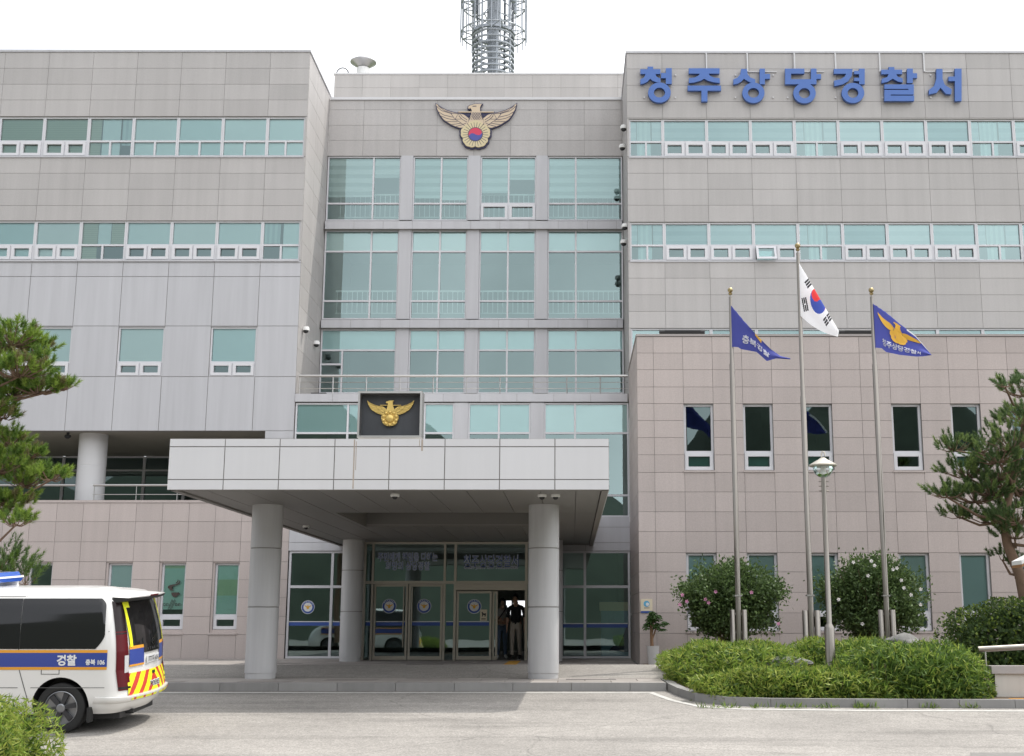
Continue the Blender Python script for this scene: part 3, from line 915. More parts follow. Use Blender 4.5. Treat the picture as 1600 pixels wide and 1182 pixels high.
def door_leaf(a, c, y, top, handle_side, nm_='door'):
    t = .055; d = MB(); x0, x1 = vx(a), vx(c); z0, z1 = PZ + .012, top
    d.box(x0, x0 + t, y, y + .05, z0, z1); d.box(x1 - t, x1, y, y + .05, z0, z1)
    d.box(x0 + t, x1 - t, y, y + .05, z0, z0 + .10); d.box(x0 + t, x1 - t, y, y + .05, z1 - .06, z1)
    o = d.build(nm_, 'bronze', B)
    g = MB(); g.face([(x0 + t, y + .025, z0 + .1), (x1 - t, y + .025, z0 + .1), (x1 - t, y + .025, z1 - .06), (x0 + t, y + .025, z1 - .06)]); g.build('pane', 'glass_door', o)
    if handle_side:
        h = MB(); hx = x1 - .10 if handle_side > 0 else x0 + .10
        h.tube([(hx, y, PZ + .35), (hx, y - .07, PZ + .35), (hx, y - .07, PZ + 1.95), (hx, y, PZ + 1.95)], .02, 8); h.build('handle', 'steel', o, smooth=40)
    return o


door_leaf(583.5, 636.5, YV + .005, zd - .04, 1)
door_leaf(638, 691, YV + .005, zd - .04, -1)
door_leaf(713.5, 768, YV + .0, ZA(924, YV), 0, 'sliding_door')
door_leaf(769, 777, YV + .10, ZA(924, YV), 0, 'sliding_door')
# blue safety bands and round badges on the glass
def flat(mb, px0, px1, py0, py1, Y, yo, m=0): mb.box(XA(px0, (py0 + py1) / 2, Y), XA(px1, (py0 + py1) / 2, Y), yo - .003, yo, ZA(py1, Y), ZA(py0, Y), m)
st_ = MB()
for (a, c, Y, yo) in ((449, 514.5, YW, YW + .098), (518.5, 530, YW, YW + .098), (571, 578.5, YV, YV + .024), (587, 633, YV, YV + .024), (642, 688, YV, YV + .024), (697, 708, YV, YV + .024), (717, 764, YV, YV + .02), (880, 912, YW, YW + .098), (916.5, 981, YW, YW + .098)):
    up = 3 if a > 870 else 0
    flat(st_, a, c, 972.5 + up, 978 + up, Y, yo, 0); flat(st_, a, c, 971 + up, 972.3 + up, Y, yo, 1)
st_.build('safety_band', ['decal_blue', 'plate'], B)


# ---------------------------------------------------------------- eagle emblem shapes (unit: about 1 wide, x right, z up, centred)
def en(p): return ((p[0] - 785) / 1350, (490 - p[1]) / 1350)
def mir(p): return (1570 - p[0], p[1])


WING = [(118, 112), (200, 180), (300, 235), (430, 275), (520, 285), (590, 310), (640, 350), (665, 372), (650, 490), (610, 500), (570, 530), (525, 535), (450, 512), (385, 482), (310, 432), (255, 395), (205, 332), (170, 270), (140, 205)]
HEAD = [(655, 195), (655, 165), (680, 145), (715, 138), (750, 122), (810, 118), (878, 120), (860, 145), (848, 175), (853, 250), (875, 330), (905, 400), (915, 480), (650, 480), (672, 400), (695, 330), (712, 260), (712, 220), (700, 200), (680, 190), (668, 205)]
FEATH = [[(128, 160), (210, 235), (390, 292)], [(160, 255), (250, 312), (400, 350)], [(205, 330), (300, 372), (430, 400)], [(300, 425), (390, 430), (480, 430)], [(380, 480), (460, 470), (540, 455)], [(455, 512), (540, 490), (620, 455)],
         [(370, 290), (410, 345), (430, 385), (500, 425), (560, 470), (600, 500)], [(520, 290), (560, 345), (640, 400)], [(500, 330), (560, 390), (640, 440)], [(150, 150), (260, 235), (400, 283), (520, 292)], [(440, 385), (540, 385), (490, 290), (440, 385)]]


def petal_outline(scale=1.0, n=120):
    pts = []
    for i in range(n):
        a = 2 * math.pi * i / n
        ph = ((a - math.pi / 2) / (2 * math.pi / 5) + .5) % 1 - .5              # -0.5..0.5 inside a petal
        r = 262 - 150 * abs(ph) ** 2.2 - 10 * (1 - abs(math.cos(ph * 3 * math.pi)))
        pts.append((780 + r * 1.0 * scale * math.cos(a), 655 - r * .97 * scale * math.sin(a)))
    return pts


def strip(pts, w):
    """polygon of a polyline with width w"""
    L_, R_ = [], []
    for i, p in enumerate(pts):
        a = Vector(pts[max(i - 1, 0)]); c = Vector(pts[min(i + 1, len(pts) - 1)])
        d = (c - a); d = d.normalized() if d.length else Vector((1, 0)); n = Vector((-d.y, d.x)) * w / 2
        L_.append((p[0] + n.x, p[1] + n.y)); R_.append((p[0] - n.x, p[1] - n.y))
    return [(L_[i], L_[i + 1], R_[i + 1], R_[i]) for i in range(len(pts) - 1)]


def grow(poly, d):
    """polygon pushed outwards by d (for the dark rim)"""
    a = sum(poly[i][0] * poly[(i + 1) % len(poly)][1] - poly[(i + 1) % len(poly)][0] * poly[i][1] for i in range(len(poly)))
    s = 1 if a > 0 else -1; out = []; n = len(poly)
    for i in range(n):
        p0, p1, p2 = Vector(poly[i - 1]), Vector(poly[i]), Vector(poly[(i + 1) % n])
        n1 = (p1 - p0).normalized(); n2 = (p2 - p1).normalized()
        m = Vector((n1.y, -n1.x)) + Vector((n2.y, -n2.x))
        m = m.normalized() * min(1.6, 1 / max(.45, m.length / 2)) if m.length > .1 else Vector((n1.y, -n1.x))
        out.append(tuple(p1 + m * d * s))
    return out


def swirl(r, upper, n=14):
    p = []
    if upper:
        p += [(780 + r * math.cos(math.pi * i / n + .25), 655 - r * math.sin(math.pi * i / n + .25)) for i in range(n + 1)]
    else:
        p += [(780 + r * math.cos(math.pi * i / n + math.pi + .25), 655 - r * math.sin(math.pi * i / n + math.pi + .25)) for i in range(n + 1)]
    ca, sa = math.cos(.25), math.sin(.25); mid = []
    for i in range(1, 2 * n):
        t = -1 + i / n                                                     # -1..1 along the diameter
        mid.append((t, .5 * math.sin(math.pi * t) * -.55))
    if not upper: mid = [m for m in mid[::-1]]
    for t, h in mid: p.append((780 + r * (t * ca - h * sa), 655 - r * (t * sa + h * ca)))
    return p


def emblem(parent, fn, y, width, gold=False, depth=.05):
    """fn maps unit (u, w) to world x, z; y is the front of the plate behind the emblem"""
    T = lambda poly: [fn(*[c * width for c in en(p)]) for p in poly]
    both = lambda poly: (poly, [mir(p) for p in poly])
    if not gold:
        m = MB()
        for k, pl_ in enumerate([*both(WING), HEAD, [mir(p) for p in HEAD][0:0] or HEAD, petal_outline()]): m.prism(T(grow(pl_, 15 + k * .01)), y - depth + .004 * k, y + .0)
        m.prism(T([(480, 243), (1090, 243), (1090, 262), (990, 330), (580, 330), (480, 262)]), y - depth + .024, y)
        m.build('backing_plate', 'navy', parent)
    k1 = 0 if not gold else .0
    w = MB(); f0 = y - depth - .012
    for pl_ in both(WING): w.prism(T(pl_), f0, y - .01)
    wo = w.build('wing', 'gold' if gold else 'emb_cream', parent)
    h = MB(); h.prism(T(HEAD), f0 - .012, y - .008); h.prism(T([(490, 250), (1080, 250), (1080, 266), (490, 266)]), f0 - .004, y - .006)
    h.build('head', 'gold' if gold else 'emb_cream', parent)
    fl_ = MB(); fl_.prism(T(petal_outline(.955)), f0 - .024, y - .004)
    if gold:
        for i in range(10):
            a = math.pi / 2 + i * math.pi / 5; rr = 190
            c = (780 + rr * math.cos(a), 655 - rr * math.sin(a))
            cx, cz = T([c])[0]; s = 52 / 1350 * width
            rg = []
            for q in range(4):
                th = q / 3 * math.pi / 2
                rg.append([(cx + s * math.cos(th) * math.cos(t * math.pi / 5), f0 - .024 - s * .7 * math.sin(th), cz + s * math.cos(th) * math.sin(t * math.pi / 5)) for t in range(10)])
            fl_.rings([[p for p in r] for r in rg], 0, cap=True)
    fl_.build('flower', 'gold' if gold else 'emb_gold', parent, smooth=40 if gold else None)
    ci = MB()
    if gold:
        cx, cz = T([(780, 655)])[0]; s = 125 / 1350 * width; rg = []
        for q in range(6):
            th = q / 5 * math.pi / 2
            rg.append([(cx + s * math.cos(th) * math.cos(t * math.pi / 12), f0 - .024 - s * .6 * math.sin(th), cz + s * math.cos(th) * math.sin(t * math.pi / 12)) for t in range(24)])
        ci.rings(rg, 0, cap=True); ci.build('disc', 'gold', parent, smooth=50)
    else:
        ci.prism(T(swirl(112, True)), f0 - .034, y - .002, 0); ci.prism(T(swirl(112, False)), f0 - .033, y - .003, 1)
        ci.build('disc', ['emb_red', 'emb_blue'], parent)
    ln = MB()
    for fe in FEATH:
        for side in (0, 1):
            for qd in strip(fe if not side else [mir(p) for p in fe], 8): ln.prism(T(list(qd)), f0 - .004 - (.002 if side else 0), f0 + .002)
    if not gold:
        for i in range(25):
            a = math.pi / 2 + (i + .5) * 2 * math.pi / 25
            r1 = 210 if i % 5 != 2 else 238
            for qd in strip([(780 + 118 * math.cos(a), 655 - 118 * math.sin(a)), (780 + r1 * math.cos(a), 655 - r1 * math.sin(a))], 7): ln.prism(T(list(qd)), f0 - .027, f0 - .02)
        for qd in strip([(780 + 118 * math.cos(t * .2), 655 - 118 * math.sin(t * .2)) for t in range(33)], 9): ln.prism(T(list(qd)), f0 - .029, f0 - .02)
        for i in range(6):
            for s_ in (-1, 1):
                x0 = 720 + i * 28
                for qd in strip([(x0 - 30 * s_ * .9, 270), (x0 + 48 * s_ * .9, 400)], 6): ln.prism(T(list(qd)), f0 - .016 - (.001 if s_ > 0 else 0), f0 - .008)
        for qd in strip([(725, 160), (790, 158)], 14): ln.prism(T(list(qd)), f0 - .016, f0 - .008)
    ln.build('outline', 'navy' if not gold else mat('gold_shadow', (.32, .22, .06), .6, metal=.5), parent)


# big emblem on the recessed middle
ex0, ez0 = P(670 + 785 / 10.667, 150 + 490 / 10.667, YC - .1)
em = thing('police_emblem', 'large cream eagle emblem with red and blue disc on the granite below the antenna tower', 'emblem', (ex0, YC - .1, ez0 - .8))
ew = XA(807.5, 190, YC - .1) - XA(680, 190, YC - .1)
emblem(em, lambda u, w: (ex0 + u, ez0 + w), YC - .01, ew, depth=.08)

# ---------------------------------------------------------------- roof lettering
LY = YW - .16
def l3(x, z): return P(980 + x / 5.714, 90 + z / 5.714, LY)
def l4(x, z): return P(1240 + x / 5.714, 90 + z / 5.714, LY)
def rect(a, b_, c, d): return [(a, b_), (c, b_), (c, d), (a, d)]
LET = [
 ('청', l3, [rect(182, 82, 232, 108), rect(118, 106, 297, 148), [(165, 146), (250, 146), (262, 172), (297, 190), (297, 224), (262, 222), (228, 210), (206, 190), (180, 218), (150, 232), (118, 240), (118, 196), (150, 180)], rect(345, 97, 398, 237), rect(302, 140, 347, 186)], (288, 315, 101, 90, 50, 44)),
 ('주', l3, [rect(550, 97, 825, 145), [(650, 143), (725, 143), (740, 165), (780, 182), (826, 185), (828, 230), (770, 222), (720, 208), (688, 190), (655, 208), (600, 224), (550, 230), (552, 185), (600, 180), (635, 163)], rect(540, 252, 838, 297), rect(663, 295, 717, 394)], None),
 ('상', l3, [[(1017, 103), (1068, 103), (1075, 150), (1100, 180), (1143, 195), (1143, 228), (1100, 225), (1065, 205), (1043, 190), (1020, 215), (985, 235), (948, 242), (948, 197), (985, 180), (1010, 150)], rect(1183, 100, 1230, 240), rect(1228, 148, 1275, 192)], (1127, 317, 99, 91, 50, 43)),
 ('당', l3, [rect(1410, 100, 1463, 240), rect(1461, 100, 1582, 145), rect(1461, 195, 1641, 240), rect(1641, 100, 1690, 240), rect(1688, 150, 1731, 192)], (1583, 320, 100, 91, 50, 45)),
 ('경', l4, [[(360, 103), (527, 103), (520, 165), (490, 210), (440, 240), (365, 257), (362, 207), (420, 195), (455, 172), (470, 146), (360, 146)], rect(585, 100, 635, 240), rect(540, 120, 587, 150), rect(540, 182, 587, 212)], (530, 318, 101, 90, 48, 44)),
 ('찰', l4, [rect(848, 86, 900, 113), rect(783, 110, 970, 150), [(850, 148), (915, 148), (930, 172), (975, 188), (975, 225), (930, 215), (885, 190), (840, 218), (787, 230), (787, 192), (835, 175)], rect(1013, 100, 1065, 230), rect(1063, 142, 1103, 185), rect(810, 242, 1073, 282), rect(1025, 280, 1073, 293), rect(810, 291, 1073, 333), rect(810, 331, 866, 344), rect(810, 342, 1076, 390)], None),
 ('서', l4, [[(1275, 103), (1330, 103), (1330, 190), (1350, 245), (1412, 285), (1408, 330), (1360, 325), (1312, 270), (1280, 315), (1210, 330), (1207, 290), (1255, 255), (1275, 190)], rect(1440, 100, 1500, 390), rect(1383, 172, 1442, 212)], None)]
lx, lz = P(1250, 135, LY)
lt = thing('roof_sign', 'row of seven blue raised Korean letters on the right wing parapet', 'sign', (lx, LY, lz - .9))
for ch, fn, polys, ring in LET:
    m = MB()
    for i, pl_ in enumerate(polys):
        m.prism([fn(*p) for p in pl_], LY - .0012 * i, LY + .11 - .0007 * i, 0, 1)
    if ring:
        cx, cz, ra, rb, ia, ib = ring; n = 40; o_, i_ = [], []
        for k in range(n):
            a = 2 * math.pi * k / n
            o_.append(fn(cx + ra * math.cos(a), cz + rb * math.sin(a))); i_.append(fn(cx + ia * math.cos(a), cz + ib * math.sin(a)))
        f0 = LY - .009; b1 = LY + .112
        for k in range(n):
            j = (k + 1) % n
            a_, c_, d_, e_ = o_[k], o_[j], i_[j], i_[k]
            m.face([(a_[0], f0, a_[1]), (e_[0], f0, e_[1]), (d_[0], f0, d_[1]), (c_[0], f0, c_[1])], 0)
            m.face([(a_[0], f0, a_[1]), (c_[0], f0, c_[1]), (c_[0], b1, c_[1]), (a_[0], b1, a_[1])], 1)
            m.face([(e_[0], f0, e_[1]), (e_[0], b1, e_[1]), (d_[0], b1, d_[1]), (d_[0], f0, d_[1])], 1)
    m.build('letter', ['sign_blue', 'sign_edge'], lt)
br = MB()
for px_ in (1003, 1052, 1146, 1205, 1228, 1303, 1340, 1377, 1420, 1452, 1495):
    for py_ in (115, 150):
        x, z = P(px_ + 4, py_, LY); br.box(x - .02, x + .02, LY + .112, YW + .01, z - .02, z + .02)
for px_ in (1103.5, 1167.5, 1241, 1305, 1374, 1443):
    x = XA(px_, 95, YW); br.box(x - .022, x + .022, YW - .045, YW - .002, ZA(113, YW), ZA(84, YW))
    if px_ > 1160: br.box(x + .02, x + .9, YW - .04, YW - .004, ZA(113.8, YW), ZA(112.8, YW))
br.build('bracket', 'panel_light', lt)

# ---------------------------------------------------------------- right wing
gR = XA(1036, 220, YW)
stR = (XA(1517, 215, YW) - gR) / 7
gr = [gR + stR * k for k in range(-1, 16)]
usR = [XR] + [v for v in gr if v > XR + .3 and v < XRR] + [XRR]
zr_ = [ZA(v, YW) for v in (527, 513, 487, 461, 435, 409, 347, 321, 296, 271, 246, 184.5, 159, 133.5, 108, 84)]
RR = [(ZA(245, YW), ZA(221, YW), ZA(186, YW)), (ZA(407.5, YW), ZA(383, YW), ZA(347.5, YW)), (ZA(570, YW), ZA(546, YW), ZA(513, YW))]
holesR = [(XR + .06, XRR + 1, r[0], r[2]) for r in RR]
clad('wall', usR, [RR[2][0] - .8] + zr_, YW, holesR, 'granite', B)
cp = MB(); cp.box(XR - .03, XRR, YW - .03, YW + .45, zr_[-1] + .003, ZA(81.5, YW) + .02); cp.box(XR - .03, XR + .45, YW + .452, 52, zr_[-1] + .003, ZA(81.5, YW) + .02)
cp.build('parapet_cap', 'panel', B)
clad('wall', lines(YW + .031, 52, 1.29, YW + .03), lines(ZA(628, YW), zr_[-1], .66, ZA(184, YW)), XR, [], 'granite', B, face='left', depth=.056)
edges = [XR + .06] + [v for v in gr if v > XR + .6]
for ri, (za, zm, zb) in enumerate(RR):
    for k in range(len(edges) - 1):
        xa, xb = edges[k], edges[k + 1]
        if xa > 16.5: break
        if ri == 2:
            window(xa, xb, za, zb, YW, hb=[(zm, xa, xb)], blinds=[(xa + .02, xb - .02, zm, zb - .03, 'blind_grey')])
            continue
        if k % 4 == 0:
            w_ = xb - xa
            window(xa, xb, za, zb, YW, hb=[(zm, xa, xb)], vb=[((xa + xb) / 2, za, zm)],
                   blinds=[(xa + .02, xa + w_ * .22, zm, zb - .03, 'blind_zebra2'), (xa + w_ * .24, xa + w_ * .64, za + .02, zb - .03, 'curtain'), (xa + w_ * .68, xb - .03, zm, zb - .03, 'blind_zebra2')])
        else:
            sp = sash_pair(xa, xb, za, zm)
            window(xa, xb, za, zb, YW, hb=[(zm, xa, xb)], vb=[((xa + xb) / 2, za, zm)], sashes=sp if not (ri == 1 and k == 3) else sp[1:],
                   blinds=[(xa + .02, xb - .02, zm - .06 - (.24 * rnd.random() if rnd.random() < .3 else 0), zb - .03, 'blind_zebra2' if rnd.random() < .8 else 'blind_zebra')])
            if ri == 1 and k == 3:
                o = MB(); x0, x1, z0, z1 = sp[0]; out = .16
                def sl_(x, t, d): return (x, YW + .01 - out * (1 - t) - d, z0 - .02 + (z1 - z0) * t)
                for (xa_, xb_, ta, tb_) in ((x0, x0 + .07, 0, 1), (x1 - .07, x1, 0, 1), (x0 + .07, x1 - .07, 0, .16), (x0 + .07, x1 - .07, .84, 1)):
                    o.rings([[sl_(xa_, ta, .03), sl_(xb_, ta, .03), sl_(xb_, ta, 0), sl_(xa_, ta, 0)], [sl_(xa_, tb_, .03), sl_(xb_, tb_, .03), sl_(xb_, tb_, 0), sl_(xa_, tb_, 0)]])
                o.build('open_sash', 'sash', B)
                o = MB(); o.face([sl_(x0 + .07, .16, .01), sl_(x1 - .07, .16, .01), sl_(x1 - .07, .84, .01), sl_(x0 + .07, .84, .01)]); o.build('pane', 'glass', B)
    room(XR + .1, XRR, za - .9, zb + .5, YW, 4.2)
    sl = MB(); sl.box(XR + .055, XRR, YW - .035, YW + .05, za - .05, za - .002); sl.build('sill', 'panel', B)
rf = MB(); rf.box(XR + .46, XRR, YW + .46, 52, zr_[-1] - .5, zr_[-1] - .3); rf.box(XL + .01, XR - .03, YC + .51, 52, ztc - .5, ztc - .3)
rf.build('roof', 'concrete_white', B)

# ---------------------------------------------------------------- projecting right block (pink granite)
ZB = ZA(526, YB)
rowsB = [PZ - .25] + [ZA(v, YB) for v in (990, 958, 926, 894, 864, 831, 800, 769, 738.5, 711, 684, 657.5, 631, 605, 578, 552, 526.5)]
sB = XA(1020.8, 560, YB); usK = [XB] + [sB + .757 * k for k in range(18)]
colsK = [1, 3, 5, 8, 10, 12, 15]
wk = []
for k in colsK:
    xa, xb = sB + .757 * k, sB + .757 * (k + 1)
    wk += [(xa, xb, ZA(738.5, YB), ZA(631, YB)), (xa, xb, ZA(990, YB), ZA(864, YB))]
clad('wall', usK, rowsB, YB, wk, 'granite_pink', B)
clad('wall', lines(YB + .031, YW, .757, YB + .4), rowsB, XB, [], 'granite_pink', B, face='left', depth=.25)
cp = MB(); cp.box(XB - .02, usK[-1], YB - .02, YB + .32, ZB + .002, ZA(522.5, YB)); cp.box(XB - .02, XB + .30, YB + .322, YW, ZB + .002, ZA(522.5, YB))
cp.build('parapet_cap', 'stone_cap', B)
rf = MB(); rf.box(XB + .26, usK[-1], YB + .31, YW, ZB - .4, ZB - .25); rf.build('roof', 'concrete_white', B)
for i, (xa, xb, za, zb) in enumerate(wk):
    up = zb > 4
    zm = ZA(706.5, YB) if up else ZA(957, YB)
    bl = []
    if up: bl = [(xa + .1, xb - .1, za + .12, za + .42, 'blind')] if i % 4 == 0 or i in (2,) else []
    else: bl = [(xa + .05, xb - .05, zm, zb - .08, 'blind_grey')]
    sl = MB(); sl.box(xa - .03, xb + .03, YB - .025, YB + .25, za, za + .05); sl.build('sill', 'granite_pink', B)
    window(xa, xb, za + .05, zb, YB + .04, hb=[(zm, xa, xb)], sashes=[(xa + .02, xb - .02, za + .07, zm - .02)], blinds=bl, gl='glass_block' if up else 'glass', t=.06)
    room(xa - .2, xb + .2, za - .3, zb + .3, YB, 3.2, 'interior_dark')

# ---------------------------------------------------------------- rooftop house behind the parapet
YP = 48.0
xp0 = XA(522, 130, YP)
zps = [ztc - .4] + [ZA(v, YP) for v in (137.5, 117)]
clad('penthouse_wall', lines(xp0, 5.5, XA(605, 130, YP) - XA(560.7, 130, YP), XA(566.5, 125, YP)), zps, YP, [], 'granite', B)
cp = MB(); cp.box(xp0 - .03, 5.5, YP - .03, YP + .4, zps[-1] + .003, ZA(114.5, YP)); cp.build('parapet_cap', 'panel_light', B)

# ================================================================== entrance canopy
YCN = 20.5
zc0, zc1 = ZA(766, YCN), ZA(685.5, YCN)
cx0, cx1 = XA(262, 740, YCN), XA(952, 740, YCN)
CN = thing('entrance_canopy', 'white panelled entrance canopy on four round columns over the doors', 'canopy', ((cx0 + cx1) / 2, 28.0, PZ))
seam = [cx0] + [XA(v, 730, YCN) for v in (350, 436, 522, 608, 694.6, 780.6, 867)] + [cx1]
rows = [zc0, ZA(749.6, YCN), ZA(698.3, YCN), zc1]
clad('fascia', seam, rows, YCN, [], 'panel_light', CN, gap=.016, depth=.12)
# rusty drips below the emblem board
dr = MB()
for (px_, w_, a_, c_) in ((553, .022, 687, 764), (556, .012, 690, 735), (659, .03, 687, 705), (655, .012, 687, 697)):
    x = XA(px_, 720, YCN); dr.box(x - w_ / 2, x + w_ / 2, YCN - .0012, YCN + .004, ZA(c_, YCN), ZA(a_, YCN))
dr.build('rust_stain', mat('rust_stain', (.40, .34, .29), .7, var=.3, scale=8), CN)
sd = lines(YCN + .032, YW, 1.03, YCN + .03)
clad('fascia', sd, rows, cx0, [], 'panel_light', CN, face='left', gap=.02, depth=.12)
clad('fascia', sd, rows, cx1, [], 'panel_light', CN, face='right', gap=.02, depth=.12)
sf = MB(); hole = (-4.75, -.35, 25.2, 29.0)
zs_ = zc0 + .03
xx = cx0 + .55
strips = [cx0 + .13, cx0 + .55]
while xx < cx1 - .6: xx += .62; strips.append(min(xx, cx1 - .55))
strips.append(cx1 - .13)
ysf = [YCN + .13, YCN + .5, 25.2, 29.0, 33.0, YW - .01]
for i in range(len(strips) - 1):
    for j in range(len(ysf) - 1):
        for (x0, x1, y0, y1) in sub_rects((strips[i], strips[i + 1], ysf[j], ysf[j + 1]), [hole]):
            if x1 - x0 > .04: sf.box(x0 + .006, x1 - .006, y0 + .004, y1 - .004, zs_, zs_ + .03, 0)
for (x0, x1, y0, y1) in sub_rects((cx0 + .13, cx1 - .13, YCN + .13, YW - .01), [hole]): sf.box(x0, x1, y0, y1, zs_ + .031, zs_ + .06, 1)
hx0, hx1, hy0, hy1 = hole
sf.box(hx0 - .05, hx1 + .05, hy0 - .05, hy1 + .05, zs_ + .50, zs_ + .54, 0)
for q_ in ((hx0 - .05, hx0, hy0 - .05, hy1 + .05), (hx1, hx1 + .05, hy0 - .05, hy1 + .05), (hx0, hx1, hy0 - .05, hy0), (hx0, hx1, hy1, hy1 + .05)): sf.box(*q_, zs_ + .061, zs_ + .50, 0)
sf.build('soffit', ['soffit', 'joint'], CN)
ct = MB(); ct.box(cx0 + .125, cx1 - .125, YCN + .125, YW, zc1 - .10, zc1 - .02); ct.build('roof', 'concrete_white', CN)
for (xc, yc, rr) in ((-5.73, 23.6, .287), (-.52, 23.6, .287), (-5.85, 33.75, .287), (-.52, 33.75, .287)):
    co = MB(); pr = [(rr - .012, PZ - .02), (rr - .012, PZ + .10), (rr, PZ + .102)]
    for zj in (PZ + 1.28, PZ + 2.36):
        pr += [(rr, zj), (rr - .012, zj + .001)]; co.lathe(pr, xc, yc, 48)
        co.lathe([(rr - .011, zj), (rr - .011, zj + .022)], xc, yc, 48, 1); pr = [(rr - .012, zj + .021), (rr, zj + .022)]
    pr += [(rr, zs_ + .02)]
    co.lathe(pr, xc, yc, 48); co.build('column', ['column', 'joint'], CN, smooth=35)

# gold emblem on a dark board on top of the canopy
YE = 20.75
bx0, bz0 = P(557.5, 684, YE); bx1, bz1 = P(660, 611.5, YE)
EB = thing('emblem_board', 'framed dark board with gold eagle emblem standing on the canopy roof', 'emblem', ((bx0 + bx1) / 2, YE + .15, bz0))
fr = MB(); t = .035
fr.box(bx0, bx0 + t, YE, YE + .32, bz0 + .002, bz1); fr.box(bx1 - t, bx1, YE, YE + .32, bz0 + .002, bz1)
fr.box(bx0 + t, bx1 - t, YE, YE + .32, bz1 - t, bz1)
fr.rings([[(bx0 + t, YE, bz0 + .002), (bx1 - t, YE, bz0 + .002), (bx1 - t, YE, bz0 + t), (bx0 + t, YE, bz0 + t)], [(bx0 + t, YE + .32, bz0 + .002), (bx1 - t, YE + .32, bz0 + .002), (bx1 - t, YE + .32, bz0 + t + .03), (bx0 + t, YE + .32, bz0 + t + .03)]])
fr.build('frame', 'steel_rail', EB)
bd = MB(); bd.box(bx0 + t, bx1 - t, YE + .20, YE + .24, bz0 + .06, bz1 - t); bd.build('board', 'board', EB)
gx, gz = P(610, 647.5, YE + .17)
emblem(EB, lambda u, w: (gx + u * .97, gz + .018 + w * .93), YE + .20, XA(648, 640, YE + .17) - XA(571.5, 640, YE + .17), gold=True, depth=.035)

# ================================================================== things on the glass front
def badge(px, py, Y, yo, r, lab):
    x, z = P(px, py, Y)
    o = thing('badge_sticker', lab, 'sticker', (x, yo, z), 'round police stickers on the entrance glass')
    m = MB()
    for k, (rad, mi) in enumerate(((r, 0), (r * .93, 1), (r * .66, 2))):
        m.prism([(x + rad * math.cos(2 * math.pi * i / 32), z + rad * math.sin(2 * math.pi * i / 32)) for i in range(32)], yo - .002 - .0015 * k, yo - .0002, mi)
    m.build('disc', ['plate', 'decal_blue', 'plate'], o)
    g = MB(); fn = lambda u, w: (x + u, z + w + r * .03); wd = r * 1.05
    for i, pl_ in enumerate((WING, [mir(p) for p in WING], HEAD, petal_outline())): g.prism([fn(*[c * wd for c in en(p)]) for p in pl_], yo - .008 - .001 * i, yo - .0055)
    g.build('eagle', 'flag_gold', o)
    t_ = MB()
    for i in range(7):
        a = math.pi * (.2 + .6 * i / 6); xx, zz = x + r * .8 * math.cos(a), z + r * .8 * math.sin(a)
        t_.box(xx - r * .05, xx + r * .05, yo - .0056, yo - .0052, zz - r * .06, zz + r * .06)
    t_.build('ring_lettering', 'plate', o)


badge(480, 949, YW, YW + .098, .19, 'round blue police sticker on the glass left of the rear column')
badge(608, 947.5, YV, YV + .024, .195, 'round blue police sticker on the left leaf of the double door')
badge(662.5, 947.5, YV, YV + .024, .195, 'round blue police sticker on the right leaf of the double door')
badge(741, 948, YV, YV + .02, .195, 'round blue police sticker on the sliding door beside the guide dog notice')
x, z = P(755.5, 961.5, YV)
o = thing('guide_dog_notice', 'small pale notice with black dog picture on the sliding door glass', 'notice', (x, YV + .02, z))
m = MB(); m.box(x - .095, x + .095, YV + .015, YV + .019, z - .15, z + .15); m.build('card', 'sign_cream', o)
m = MB(); yo = YV + .0145
m.prism([(x - .06, z + .07), (x - .03, z + .09), (x - .01, z + .05), (x + .05, z + .045), (x + .07, z + .06), (x + .06, z + .0), (x + .05, z - .04), (x + .03, z - .04), (x + .03, z + .0), (x - .01, z + .01), (x - .02, z - .04), (x - .04, z - .04), (x - .04, z + .04)], yo - .002, yo)
m.box(x - .06, x + .06, yo - .002, yo, z - .10, z - .085); m.box(x - .06, x + .06, yo - .002, yo, z - .125, z - .115); m.build('dog_picture', 'black', o)


def glass_text(lab, rows, Y, yo, nm_):
    px, py, wpx, body, size = rows[0]
    x0, z0 = P(px, py, Y)
    o = thing(nm_, lab, 'lettering', (x0, yo, z0))
    for (px, py, wpx, body, size) in rows:
        x, z = P(px, py, Y); wm = XA(px + wpx / 2, py, Y) - XA(px - wpx / 2, py, Y)
        for k, (off, mm, dy) in enumerate(((.012, 'decal_text', .0), (-.004, 'decal_fill', .004))):
            m = MB(); text_into(m, body, size, lambda u, w: (x + u, yo - dy, z + w), 0, off, wm); m.build('lettering', mm, o)
    return o


glass_text('two lines of blue outlined Korean lettering on the glass above the double door', [(637, 870.5, 94, '주민에게 책임을 다하는', .25), (637, 884.5, 70, '희망의 상당경찰', .25)], YV, YV + .022, 'door_lettering')
glass_text('large blue outlined Korean lettering on the glass above the sliding door', [(767, 877, 86, '청주상당경찰서', .36), (767, 887.5, 85, 'CHEONGJU SANGDANG POLICE STATION', .10)], YV, YV + .022, 'door_lettering')
x0, z0 = P(939.5, 1030, YW + .5); x1, z1 = P(982, 941, YW + .5)
o = thing('poster_stand', 'pale blue poster behind the glass at the right end of the entrance', 'poster', ((x0 + x1) / 2, YW + .5, PZ))
m = MB(); m.box(x0, x1, YW + .48, YW + .5, z0, z1 - .25); m.box(x0 - .05, x1, YW + .482, YW + .5, z1 - .249, z1, 1); m.build('board', ['poster_blue', 'emb_gold'], o)
m = MB(); xx = x0 + .55
m.prism([(xx - .35, z0 + .22), (xx - .2, z0 + .38), (xx - .05, z0 + .36), (xx + .1, z0 + .7), (xx + .2, z0 + 1.0), (xx + .3, z0 + .95), (xx + .28, z0 + .6), (xx + .34, z0 + .3), (xx + .2, z0 + .2)], YW + .476, YW + .479); m.build('picture', 'navy', o)

